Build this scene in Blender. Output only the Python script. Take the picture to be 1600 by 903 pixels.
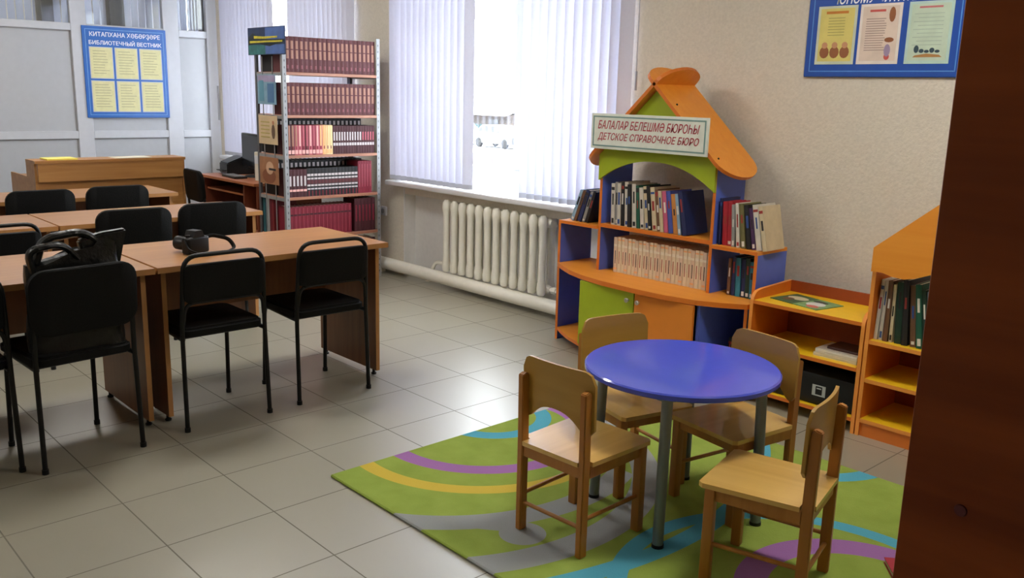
import bpy, bmesh, math, random
from mathutils import Vector, Matrix

random.seed(7)
for o in list(bpy.data.objects):
    bpy.data.objects.remove(o)
SC = bpy.context.scene
COL = SC.collection
PI = math.pi
R = math.radians

# ---------------------------------------------------------------- camera
cam_d = bpy.data.cameras.new('camera')
cam = bpy.data.objects.new('camera', cam_d)
COL.objects.link(cam)
PITCH, ROLL, YAW, FPX, CAMH = 0.215368, 0.0248563, -0.822401, 1398.3, 1.55
_fw = Vector((math.sin(YAW) * math.cos(PITCH), math.cos(YAW) * math.cos(PITCH), -math.sin(PITCH)))
_rt = Vector((math.cos(YAW), -math.sin(YAW), 0))
_up = _rt.cross(_fw)
_r2 = math.cos(ROLL) * _rt + math.sin(ROLL) * _up
_u2 = -math.sin(ROLL) * _rt + math.cos(ROLL) * _up
cam.matrix_world = Matrix(((_r2.x, _u2.x, -_fw.x, 0), (_r2.y, _u2.y, -_fw.y, 0), (_r2.z, _u2.z, -_fw.z, CAMH), (0, 0, 0, 1)))
cam_d.sensor_width = 36
cam_d.lens = 36 * FPX / 1600
cam_d.clip_start = 0.05
cam_d.clip_end = 300
SC.camera = cam

# ---------------------------------------------------------------- light and exposure
SC.view_settings.view_transform = 'Standard'
SC.view_settings.look = 'None'
SC.view_settings.gamma = 1
SC.view_settings.use_curve_mapping = False
SC.view_settings.exposure = 1.3
SKY = 6.5
FILL_LAMP = 8.0
world = bpy.data.worlds.new('overcast sky')
SC.world = world
world.use_nodes = True
bg = world.node_tree.nodes['Background']
bg.inputs['Color'].default_value = (0.92, 0.96, 1.0, 1)
bg.inputs['Strength'].default_value = SKY
SC.cycles.use_denoising = True
SC.cycles.max_bounces = 10
SC.cycles.diffuse_bounces = 6
SC.cycles.transparent_max_bounces = 16
SC.cycles.sample_clamp_indirect = 8


def portal(x0, x1, y, z0, z1):
    ld = bpy.data.lights.new('sky portal', 'AREA')
    ld.shape = 'RECTANGLE'
    ld.size = x1 - x0
    ld.size_y = z1 - z0
    ld.cycles.is_portal = True
    lo = bpy.data.objects.new('window sky portal', ld)
    lo.location = ((x0 + x1) / 2, y, (z0 + z1) / 2)
    lo.rotation_euler = (R(-90), 0, 0)
    COL.objects.link(lo)


portal(-6.15, -3.78, 4.97, 0.83, 2.62)
portal(-9.3, -6.95, 4.97, 0.83, 2.62)
portal(-13.0, -10.3, 4.97, 0.83, 2.62)


# ---------------------------------------------------------------- materials
def lin(c):
    return tuple((v / 12.92 if v <= 0.04045 else ((v + 0.055) / 1.055) ** 2.4) for v in c)


def rgb(r, g, b):
    return lin((r / 255, g / 255, b / 255))


MATS = {}


def mat(name, col, rough=0.5, metal=0.0, var=0.06, scale=18.0, bump=0.0, spec=0.5, coat=0.0):
    """plain procedural material with a little noise in its colour"""
    if name in MATS:
        return MATS[name]
    m = bpy.data.materials.new(name)
    m.use_nodes = True
    nt = m.node_tree
    p = nt.nodes['Principled BSDF']
    p.inputs['Roughness'].default_value = rough
    p.inputs['Metallic'].default_value = metal
    p.inputs['Specular IOR Level'].default_value = spec
    p.inputs['Coat Weight'].default_value = coat
    tc = nt.nodes.new('ShaderNodeTexCoord')
    nz = nt.nodes.new('ShaderNodeTexNoise')
    nz.inputs['Scale'].default_value = scale
    nz.inputs['Detail'].default_value = 4
    nt.links.new(tc.outputs['Object'], nz.inputs['Vector'])
    rp = nt.nodes.new('ShaderNodeValToRGB')
    a = tuple(max(0, v * (1 - var)) for v in col)
    b = tuple(min(1, v * (1 + var)) for v in col)
    rp.color_ramp.elements[0].position = 0.3
    rp.color_ramp.elements[0].color = (*a, 1)
    rp.color_ramp.elements[1].position = 0.7
    rp.color_ramp.elements[1].color = (*b, 1)
    nt.links.new(nz.outputs['Fac'], rp.inputs['Fac'])
    nt.links.new(rp.outputs['Color'], p.inputs['Base Color'])
    if bump:
        bp = nt.nodes.new('ShaderNodeBump')
        bp.inputs['Strength'].default_value = bump
        bp.inputs['Distance'].default_value = 0.01
        nt.links.new(nz.outputs['Fac'], bp.inputs['Height'])
        nt.links.new(bp.outputs['Normal'], p.inputs['Normal'])
    MATS[name] = m
    return m


def wood(name, c1, c2, along='y', rough=0.4, scale=1.0, coat=0.0, spec=0.5):
    """streaky laminate or plywood grain running along one axis"""
    if name in MATS:
        return MATS[name]
    m = bpy.data.materials.new(name)
    m.use_nodes = True
    nt = m.node_tree
    p = nt.nodes['Principled BSDF']
    p.inputs['Roughness'].default_value = rough
    p.inputs['Coat Weight'].default_value = coat
    p.inputs['Specular IOR Level'].default_value = spec
    tc = nt.nodes.new('ShaderNodeTexCoord')
    mp = nt.nodes.new('ShaderNodeMapping')
    s = {'x': (1.2, 26, 26), 'y': (26, 1.2, 26), 'z': (26, 26, 1.2)}[along]
    mp.inputs['Scale'].default_value = tuple(v * scale for v in s)
    nz = nt.nodes.new('ShaderNodeTexNoise')
    nz.inputs['Scale'].default_value = 1.0
    nz.inputs['Detail'].default_value = 5
    nz.inputs['Distortion'].default_value = 0.6
    rp = nt.nodes.new('ShaderNodeValToRGB')
    rp.color_ramp.elements[0].position = 0.28
    rp.color_ramp.elements[0].color = (*c1, 1)
    rp.color_ramp.elements[1].position = 0.72
    rp.color_ramp.elements[1].color = (*c2, 1)
    nt.links.new(tc.outputs['Object'], mp.inputs['Vector'])
    nt.links.new(mp.outputs['Vector'], nz.inputs['Vector'])
    nt.links.new(nz.outputs['Fac'], rp.inputs['Fac'])
    nt.links.new(rp.outputs['Color'], p.inputs['Base Color'])
    MATS[name] = m
    return m


def math_node(nt, op, a, b=None, c=None):
    n = nt.nodes.new('ShaderNodeMath')
    n.operation = op
    for i, v in enumerate((a, b, c)):
        if v is None:
            continue
        if isinstance(v, (int, float)):
            n.inputs[i].default_value = v
        else:
            nt.links.new(v, n.inputs[i])
    return n.outputs[0]


def glass(name):
    if name in MATS:
        return MATS[name]
    m = bpy.data.materials.new(name)
    m.use_nodes = True
    nt = m.node_tree
    nt.nodes.clear()
    out = nt.nodes.new('ShaderNodeOutputMaterial')
    tr = nt.nodes.new('ShaderNodeBsdfTransparent')
    tr.inputs['Color'].default_value = (0.95, 0.97, 0.97, 1)
    gl = nt.nodes.new('ShaderNodeBsdfGlossy')
    gl.inputs['Roughness'].default_value = 0.02
    lw = nt.nodes.new('ShaderNodeLayerWeight')
    lw.inputs['Blend'].default_value = 0.5
    fr = math_node(nt, 'MULTIPLY_ADD', math_node(nt, 'POWER', lw.outputs['Facing'], 5.0), 0.92, 0.04)
    mx = nt.nodes.new('ShaderNodeMixShader')
    nt.links.new(fr, mx.inputs['Fac'])
    nt.links.new(tr.outputs['BSDF'], mx.inputs[1])
    nt.links.new(gl.outputs['BSDF'], mx.inputs[2])
    nt.links.new(mx.outputs['Shader'], out.inputs['Surface'])
    MATS[name] = m
    return m


def vane_fabric(name, col, t):
    if name in MATS:
        return MATS[name]
    m = bpy.data.materials.new(name)
    m.use_nodes = True
    nt = m.node_tree
    nt.nodes.clear()
    out = nt.nodes.new('ShaderNodeOutputMaterial')
    df = nt.nodes.new('ShaderNodeBsdfDiffuse')
    tl = nt.nodes.new('ShaderNodeBsdfTranslucent')
    tc = nt.nodes.new('ShaderNodeTexCoord')
    nz = nt.nodes.new('ShaderNodeTexNoise')
    nz.inputs['Scale'].default_value = 60
    rp = nt.nodes.new('ShaderNodeValToRGB')
    rp.color_ramp.elements[0].color = (*[v * 0.94 for v in col], 1)
    rp.color_ramp.elements[1].color = (*col, 1)
    mx = nt.nodes.new('ShaderNodeMixShader')
    mx.inputs['Fac'].default_value = t
    nt.links.new(tc.outputs['Object'], nz.inputs['Vector'])
    nt.links.new(nz.outputs['Fac'], rp.inputs['Fac'])
    nt.links.new(rp.outputs['Color'], df.inputs['Color'])
    nt.links.new(rp.outputs['Color'], tl.inputs['Color'])
    nt.links.new(df.outputs['BSDF'], mx.inputs[1])
    nt.links.new(tl.outputs['BSDF'], mx.inputs[2])
    nt.links.new(mx.outputs['Shader'], out.inputs['Surface'])
    MATS[name] = m
    return m


def mix_col(nt, fac, a, b):
    n = nt.nodes.new('ShaderNodeMix')
    n.data_type = 'RGBA'
    nt.links.new(fac, n.inputs[0]) if not isinstance(fac, float) else setattr(n.inputs[0], 'default_value', fac)
    for i, v in ((6, a), (7, b)):
        if isinstance(v, tuple):
            n.inputs[i].default_value = (*v, 1)
        else:
            nt.links.new(v, n.inputs[i])
    return n.outputs[2]


def tile_material():
    m = bpy.data.materials.new('ceramic floor tiles')
    m.use_nodes = True
    nt = m.node_tree
    p = nt.nodes['Principled BSDF']
    tc = nt.nodes.new('ShaderNodeTexCoord')
    sp = nt.nodes.new('ShaderNodeSeparateXYZ')
    nt.links.new(tc.outputs['Object'], sp.inputs[0])
    TX, TY, OX, OY, G = 0.4217, 0.4026, -2.433, 1.867, 0.0025

    def cell(o, off, t):
        v = math_node(nt, 'DIVIDE', math_node(nt, 'SUBTRACT', o, off - 40 * t), t)
        fr = math_node(nt, 'FRACT', v)
        fl = math_node(nt, 'FLOOR', v)
        d = math_node(nt, 'MINIMUM', fr, math_node(nt, 'SUBTRACT', 1.0, fr))
        return math_node(nt, 'LESS_THAN', d, G / t), fl
    gx, cx = cell(sp.outputs[0], OX, TX)
    gy, cy = cell(sp.outputs[1], OY, TY)
    grout = math_node(nt, 'MAXIMUM', gx, gy)
    cb = nt.nodes.new('ShaderNodeCombineXYZ')
    nt.links.new(cx, cb.inputs[0])
    nt.links.new(cy, cb.inputs[1])
    wn = nt.nodes.new('ShaderNodeTexWhiteNoise')
    nt.links.new(cb.outputs[0], wn.inputs[0])
    nz = nt.nodes.new('ShaderNodeTexNoise')
    nz.inputs['Scale'].default_value = 5
    nz.inputs['Detail'].default_value = 6
    nt.links.new(tc.outputs['Object'], nz.inputs['Vector'])
    f = math_node(nt, 'MULTIPLY_ADD', wn.outputs['Value'], 0.4, math_node(nt, 'MULTIPLY', nz.outputs['Fac'], 0.6))
    base = mix_col(nt, f, (0.298, 0.278, 0.205), (0.348, 0.328, 0.247))
    colr = mix_col(nt, grout, base, (0.14, 0.125, 0.09))
    nt.links.new(colr, p.inputs['Base Color'])
    rg = math_node(nt, 'MULTIPLY_ADD', grout, 0.45, 0.36)
    nt.links.new(rg, p.inputs['Roughness'])
    p.inputs['Specular IOR Level'].default_value = 1.0
    nt.links.new(math_node(nt, 'MULTIPLY', math_node(nt, 'SUBTRACT', 1.0, grout), 0.8), p.inputs['Coat Weight'])
    p.inputs['Coat Roughness'].default_value = 0.4
    p.inputs['Coat IOR'].default_value = 1.7
    bp = nt.nodes.new('ShaderNodeBump')
    bp.inputs['Strength'].default_value = 0.25
    bp.inputs['Distance'].default_value = 0.003
    nt.links.new(math_node(nt, 'SUBTRACT', 1.0, grout), bp.inputs['Height'])
    nt.links.new(bp.outputs['Normal'], p.inputs['Normal'])
    return m


def rug_material():
    m = bpy.data.materials.new('striped rug pile')
    m.use_nodes = True
    nt = m.node_tree
    p = nt.nodes['Principled BSDF']
    p.inputs['Roughness'].default_value = 0.95
    p.inputs['Specular IOR Level'].default_value = 0.1
    tc = nt.nodes.new('ShaderNodeTexCoord')
    sp = nt.nodes.new('ShaderNodeSeparateXYZ')
    nt.links.new(tc.outputs['Object'], sp.inputs[0])
    x, y = sp.outputs[0], sp.outputs[1]
    nz = nt.nodes.new('ShaderNodeTexNoise')
    nz.inputs['Scale'].default_value = 9
    nz.inputs['Detail'].default_value = 8
    nt.links.new(tc.outputs['Object'], nz.inputs['Vector'])
    col = mix_col(nt, nz.outputs['Fac'], rgb(128, 150, 62), rgb(160, 178, 86))
    BL, PU, YE, GR = rgb(88, 168, 190), rgb(160, 112, 170), rgb(206, 180, 74), rgb(152, 156, 156)
    bands = [  # colour, x limits, y limits, then (centre, '>' or '<', radius) ...
        (GR, -9, 9, -9, 2.75, (-2.98, 2.40, '>', 0.755), (-2.98, 2.40, '<', 0.865)),
        (GR, -9, -2.10, -9, 2.10, (-2.98, 2.40, '>', 0.755), (-2.871, 2.782, '<', 1.0456)),
        (GR, -9, 9, -9, 9, (-2.816, 2.21, '>', 0.82), (-2.816, 2.21, '<', 0.94)),
        (GR, -9, 9, -9, 9, (-2.115, 2.045, '<', 0.085)),
        (BL, -9, 9, -9, 9, (-3.07, 2.744, '>', 0.21), (-3.07, 2.744, '<', 0.285)),
        (PU, -9, 9, -9, 9, (-2.975, 2.60, '>', 0.425), (-2.975, 2.60, '<', 0.505)),
        (YE, -9, 9, -9, 2.75, (-2.924, 2.525, '>', 0.535), (-2.924, 2.525, '<', 0.605)),
        (BL, -9, 9, -9, 9, (-3.45, 2.46, '>', 1.70), (-3.45, 2.46, '<', 1.775)),
        (PU, -9, 9, -9, 9, (-1.09, 2.57, '>', 0.305), (-1.09, 2.57, '<', 0.41)),
        (BL, -9, 9, -9, 9, (-1.218, 2.424, '>', 0.56), (-1.218, 2.424, '<', 0.625)),
        (BL, -9, 9, -9, 9, (-1.90, 3.62, '>', 0.32), (-1.90, 3.62, '<', 0.40)),
    ]
    for c, xa, xb, ya, yb, *rings in bands:
        k = None
        for cx, cy, op, rad in rings:
            dx = math_node(nt, 'SUBTRACT', x, cx)
            dy = math_node(nt, 'SUBTRACT', y, cy)
            d = math_node(nt, 'SQRT', math_node(nt, 'ADD', math_node(nt, 'MULTIPLY', dx, dx), math_node(nt, 'MULTIPLY', dy, dy)))
            q = math_node(nt, 'GREATER_THAN' if op == '>' else 'LESS_THAN', d, rad)
            k = q if k is None else math_node(nt, 'MULTIPLY', k, q)
        for src, lo, hi in ((x, xa, xb), (y, ya, yb)):
            if lo > -8:
                k = math_node(nt, 'MULTIPLY', k, math_node(nt, 'GREATER_THAN', src, lo))
            if hi < 8:
                k = math_node(nt, 'MULTIPLY', k, math_node(nt, 'LESS_THAN', src, hi))
        col = mix_col(nt, k, col, c)
    nt.links.new(col, p.inputs['Base Color'])
    n2 = nt.nodes.new('ShaderNodeTexNoise')
    n2.inputs['Scale'].default_value = 260
    nt.links.new(tc.outputs['Object'], n2.inputs['Vector'])
    bp = nt.nodes.new('ShaderNodeBump')
    bp.inputs['Strength'].default_value = 0.5
    bp.inputs['Distance'].default_value = 0.004
    nt.links.new(n2.outputs['Fac'], bp.inputs['Height'])
    nt.links.new(bp.outputs['Normal'], p.inputs['Normal'])
    return m


M_WALL = mat('beige textured wallpaper', (0.70, 0.64, 0.54), 0.85, var=0.05, scale=70, bump=0.25, spec=0.2)
M_NICHE = mat('grey white painted wall', (0.72, 0.71, 0.69), 0.8, var=0.03, scale=30)
M_CEIL = mat('white ceiling paint', (0.75, 0.74, 0.72), 0.9, var=0.02)
M_PVC = mat('white plastic profile', (0.58, 0.60, 0.64), 0.35, var=0.02)
M_PANEL = mat('white plastic panel', (0.47, 0.49, 0.52), 0.4, var=0.02)
M_SHADE_TRIM = mat('grey shade line and trim', (0.32, 0.32, 0.33), 0.7)
M_FLOOR = tile_material()
M_GLASS = glass('window glass')
M_SILL = mat('white window sill', (0.72, 0.72, 0.73), 0.35, var=0.02)
M_RAD = mat('cream radiator paint', (0.86, 0.84, 0.74), 0.4, var=0.03)
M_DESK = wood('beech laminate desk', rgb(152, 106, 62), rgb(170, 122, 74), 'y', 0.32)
M_DESK_SHADED = wood('beech laminate shaded upright', rgb(118, 70, 36), rgb(138, 86, 46), 'z', 0.4)  # same laminate as the desktop, darkened for the shade underneath
M_EDGE = mat('light beech edging', rgb(172, 122, 70), 0.45)
M_RECEP = wood('oak laminate counter', rgb(164, 112, 58), rgb(184, 134, 76), 'y', 0.4)
M_PCDESK = wood('cherry laminate desk', rgb(150, 86, 52), rgb(170, 104, 66), 'x', 0.35)
M_PCDESKV = wood('dark cherry laminate', rgb(104, 50, 32), rgb(122, 62, 40), 'z', 0.4)
M_BLACK = mat('black painted steel', (0.005, 0.005, 0.005), 0.4, var=0.1, spec=0.3)
M_BLACKF = mat('black vinyl upholstery', (0.004, 0.004, 0.004), 0.6, var=0.15, scale=120, bump=0.15, spec=0.15)
M_PLY = wood('varnished plywood', rgb(206, 160, 76), rgb(228, 188, 106), 'y', 0.3, 0.5, coat=0.5)
M_PLY_SHADED = wood('varnished plywood shaded backrest', rgb(164, 124, 48), rgb(184, 144, 64), 'x', 0.35, 0.5, coat=0.15)  # seat plywood with the shade on the backrests put into its colour
M_PINE = wood('honey pine post', rgb(160, 100, 34), rgb(182, 122, 50), 'z', 0.4, 0.8, coat=0.1)
M_BLUETOP = mat('glossy blue laminate', rgb(76, 92, 216), 0.13, var=0.02, coat=0.3)
M_GREYLEG = mat('grey painted tube', rgb(120, 128, 132), 0.4, metal=0.3)
M_ORANGE = wood('orange laminate', rgb(232, 146, 42), rgb(238, 156, 52), 'x', 0.42)
M_ORANGED = mat('deep orange laminate', rgb(214, 116, 34), 0.45, var=0.03)
M_DOOR = mat('orange door laminate', rgb(222, 132, 40), 0.42, var=0.02)
M_GREEN = mat('lime green laminate', rgb(160, 178, 28), 0.45, var=0.03)
M_BLUE = mat('blue laminate', rgb(92, 116, 214), 0.45, var=0.03)
M_YELLOW = mat('yellow laminate', rgb(236, 190, 30), 0.42, var=0.03)
M_CAB = wood('mahogany cabinet veneer', rgb(104, 42, 12), rgb(160, 80, 30), 'x', 0.45, 0.36, spec=0.25)
M_CABDOT = mat('dark red cover cap', rgb(80, 14, 20), 0.4)
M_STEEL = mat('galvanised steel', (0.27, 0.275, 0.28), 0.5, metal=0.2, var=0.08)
M_STEELD = mat('dark steel', (0.12, 0.12, 0.13), 0.5, metal=0.5)  # rear posts and bolt holes, darker than the front posts
M_SHELFW = wood('walnut shelf board', rgb(150, 98, 74), rgb(172, 118, 90), 'y', 0.45)
M_PAPER = mat('book paper', rgb(228, 220, 200), 0.8, var=0.04, scale=90)
M_KNOB = mat('brushed knob metal', (0.55, 0.53, 0.5), 0.35, metal=0.8)
M_BOARD = mat('blue notice board', rgb(40, 104, 190), 0.35, var=0.03)
M_BOARDL = mat('light blue board line', rgb(120, 176, 226), 0.4)
M_BOARDN = mat('deep blue notice board', rgb(24, 78, 172), 0.35, var=0.03)
M_WHITE = mat('white lettering', rgb(236, 240, 246), 0.5)
M_CREAMP = mat('cream printed sheet', rgb(222, 218, 164), 0.5, var=0.05, scale=30)
M_PLASTICB = mat('black plastic', (0.009, 0.009, 0.010), 0.4, spec=0.3)
M_SCREEN = mat('dark screen', (0.012, 0.013, 0.016), 0.15)
M_VANE = vane_fabric('blind fabric', (0.74, 0.755, 0.90), 0.033)
M_VANEW = mat('blind weight pocket', (0.42, 0.43, 0.48), 0.7)
M_INK = mat('grey print', (0.25, 0.22, 0.2), 0.7)


# ---------------------------------------------------------------- mesh builder
class MB:
    def __init__(self):
        self.bm = bmesh.new()

    def _tag(self, faces, m):
        for f in faces:
            f.material_index = m

    def box(self, x0, x1, y0, y1, z0, z1, m=0, bev=0.0, seg=1, rot=None, piv=None):
        r = bmesh.ops.create_cube(self.bm, size=1)
        vs = r['verts']
        c = Vector(((x0 + x1) / 2, (y0 + y1) / 2, (z0 + z1) / 2))
        s = Vector((abs(x1 - x0), abs(y1 - y0), abs(z1 - z0)))
        for v in vs:
            v.co = Vector((v.co.x * s.x, v.co.y * s.y, v.co.z * s.z)) + c
        fs = list({f for v in vs for f in v.link_faces})
        self._tag(fs, m)
        if bev:
            es = list({e for v in vs for e in v.link_edges})
            g = bmesh.ops.bevel(self.bm, geom=es, offset=min(bev, min(s) * 0.45), segments=seg, affect='EDGES', profile=0.5)
            self._tag(g['faces'], m)
            vs = list({v for f in g['faces'] for v in f.verts} | {v for v in vs if v.is_valid})
        if rot is not None:
            p = Vector(piv) if piv is not None else c
            mt = Matrix.Translation(p) @ rot.to_4x4() @ Matrix.Translation(-p)
            for v in vs:
                v.co = mt @ v.co
        return vs

    def prism(self, poly, plane, d0, d1, m=0, me=None):
        """polygon in a plane ('xy','xz','yz') pushed from d0 to d1 along the other axis"""
        def P(a, b, d):
            return {'xy': (a, b, d), 'xz': (a, d, b), 'yz': (d, a, b)}[plane]
        A = [self.bm.verts.new(P(a, b, d0)) for a, b in poly]
        B = [self.bm.verts.new(P(a, b, d1)) for a, b in poly]
        fs = [self.bm.faces.new(A), self.bm.faces.new(B[::-1])]
        n = len(poly)
        ed = []
        for i in range(n):
            j = (i + 1) % n
            ed.append(self.bm.faces.new((A[j], A[i], B[i], B[j])))
        self._tag(fs, m)
        self._tag(ed, m if me is None else me)
        bmesh.ops.recalc_face_normals(self.bm, faces=fs + ed)
        return A + B

    def tube(self, pts, r, m=0, seg=10, closed=False, caps=True, sx=1.0):
        pts = [Vector(p) for p in pts]
        n = len(pts)
        rr = r if isinstance(r, (list, tuple)) else [r] * n
        tang = []
        for i in range(n):
            a = pts[(i - 1) % n] if (closed or i > 0) else pts[i]
            b = pts[(i + 1) % n] if (closed or i < n - 1) else pts[i]
            tang.append((b - a).normalized())
        up = Vector((0, 0, 1))
        if abs(tang[0].dot(up)) > 0.9:
            up = Vector((1, 0, 0))
        nrm = (up - tang[0] * up.dot(tang[0])).normalized()
        rings = []
        for i in range(n):
            t = tang[i]
            nrm = (nrm - t * nrm.dot(t))
            nrm = nrm.normalized() if nrm.length > 1e-6 else t.orthogonal().normalized()
            bn = t.cross(nrm)
            rings.append([self.bm.verts.new(pts[i] + (nrm * math.cos(2 * PI * k / seg) * sx + bn * math.sin(2 * PI * k / seg)) * rr[i]) for k in range(seg)])
        fs = []
        for i in range(n if closed else n - 1):
            a, b = rings[i], rings[(i + 1) % n]
            for k in range(seg):
                l = (k + 1) % seg
                fs.append(self.bm.faces.new((a[k], a[l], b[l], b[k])))
        if caps and not closed:
            fs.append(self.bm.faces.new(rings[0][::-1]))
            fs.append(self.bm.faces.new(rings[-1]))
        self._tag(fs, m)
        bmesh.ops.recalc_face_normals(self.bm, faces=fs)
        return [v for q in rings for v in q]

    def lathe(self, prof, c=(0, 0, 0), m=0, seg=24, axis='z'):
        rings = []
        for r, h in prof:
            row = []
            for k in range(seg):
                a = 2 * PI * k / seg
                u, v = r * math.cos(a), r * math.sin(a)
                co = {'z': (u, v, h), 'y': (u, h, v), 'x': (h, u, v)}[axis]
                row.append(self.bm.verts.new(Vector(co) + Vector(c)))
            rings.append(row)
        fs = []
        for i in range(len(rings) - 1):
            for k in range(seg):
                l = (k + 1) % seg
                fs.append(self.bm.faces.new((rings[i][k], rings[i][l], rings[i + 1][l], rings[i + 1][k])))
        fs.append(self.bm.faces.new(rings[0][::-1]))
        fs.append(self.bm.faces.new(rings[-1]))
        self._tag(fs, m)
        bmesh.ops.recalc_face_normals(self.bm, faces=fs)

    def ball(self, c, s, m=0, u=14, v=10):
        r = bmesh.ops.create_uvsphere(self.bm, u_segments=u, v_segments=v, radius=1)
        for q in r['verts']:
            q.co = Vector((q.co.x * s[0], q.co.y * s[1], q.co.z * s[2])) + Vector(c)
        self._tag(list({f for q in r['verts'] for f in q.link_faces}), m)
        return r['verts']

    def build(self, name, mats, parent=None, world=False, smooth=True, label=None, ang=38):
        if not isinstance(mats, (list, tuple)):
            mats = [mats]
        me = bpy.data.meshes.new(name)
        self.bm.to_mesh(me)
        self.bm.free()
        for q in mats:
            me.materials.append(q)
        if smooth:
            me.shade_smooth()
            me.set_sharp_from_angle(angle=R(ang))
        o = bpy.data.objects.new(name, me)
        COL.objects.link(o)
        if parent is not None:
            if world:
                off = Vector((0, 0, 0))
                p = parent
                while p is not None:
                    off += p.location
                    p = p.parent
                me.transform(Matrix.Translation(-off))
            o.parent = parent
        if label:
            o['label'] = label
        return o


def tag(o, label, cat, group=None, kind=None):
    o['label'] = label
    o['category'] = cat
    if group:
        o['group'] = group
    if kind:
        o['kind'] = kind
    return o


def thing(name, label, cat, loc=(0, 0, 0), rz=0.0, group=None):
    o = bpy.data.objects.new(name, None)
    o.empty_display_size = 0.1
    COL.objects.link(o)
    o.location = loc
    o.rotation_euler = (0, 0, rz)
    return tag(o, label, cat, group)


def struct(name, mb, mats, parent=None, smooth=False):
    o = mb.build(name, mats, parent, smooth=smooth)
    if parent is None:
        o['kind'] = 'structure'
    return o


def solo(name, mb, mats, label, cat, group=None, smooth=True):
    """a thing of one mesh modelled in place: its origin goes to the middle of its base"""
    o = mb.build(name, mats, smooth=smooth)
    vs = [v.co for v in o.data.vertices]
    c = Vector(((min(v.x for v in vs) + max(v.x for v in vs)) / 2, (min(v.y for v in vs) + max(v.y for v in vs)) / 2, min(v.z for v in vs)))
    o.data.transform(Matrix.Translation(-c))
    o.location = c
    return tag(o, label, cat, group)


def dup(root, loc, rz=None, label=None, group=None, rot=None):
    def cp(o, par):
        c = o.copy()
        COL.objects.link(c)
        if par is not None:
            c.parent = par
        for ch in list(o.children):
            cp(ch, c)
        return c
    r = cp(root, None)
    r.location = loc
    if rot is not None:
        r.rotation_euler = rot
    elif rz is not None:
        r.rotation_euler = (0, 0, rz)
    if label:
        r['label'] = label
    if group:
        r['group'] = group
    return r


def fillet(pts, rad, n=5):
    pts = [Vector(p) for p in pts]
    out = [pts[0]]
    for i in range(1, len(pts) - 1):
        a, b, c = pts[i - 1], pts[i], pts[i + 1]
        d1, d2 = (a - b), (c - b)
        q = min(rad, d1.length * 0.48, d2.length * 0.48)
        p1, p2 = b + d1.normalized() * q, b + d2.normalized() * q
        for k in range(n + 1):
            t = k / n
            out.append(p1 * (1 - t) ** 2 + b * 2 * t * (1 - t) + p2 * t * t)
    out.append(pts[-1])
    return out


def rrect(w, h, r, n=5, corners=(1, 1, 1, 1), cx=0.0, cy=0.0):
    """rounded rectangle, corners: bottom left, bottom right, top right, top left"""
    out = []
    for (sx, sy, a0), on in zip(((-1, -1, 180), (1, -1, 270), (1, 1, 0), (-1, 1, 90)), corners):
        x, y = sx * w / 2, sy * h / 2
        if not on:
            out.append((cx + x, cy + y))
            continue
        for k in range(n + 1):
            a = R(a0 + 90 * k / n)
            out.append((cx + x - sx * r + r * math.cos(a), cy + y - sy * r + r * math.sin(a)))
    return out


def text_mesh(s):
    cu = bpy.data.curves.new('lettering', 'FONT')
    cu.body = s
    cu.size = 1.0
    cu.resolution_u = 3
    t = bpy.data.objects.new('lettering', cu)
    COL.objects.link(t)
    dg = bpy.context.evaluated_depsgraph_get()
    dg.update()
    me = bpy.data.meshes.new_from_object(t.evaluated_get(dg))
    bpy.data.objects.remove(t)
    return me


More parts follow.
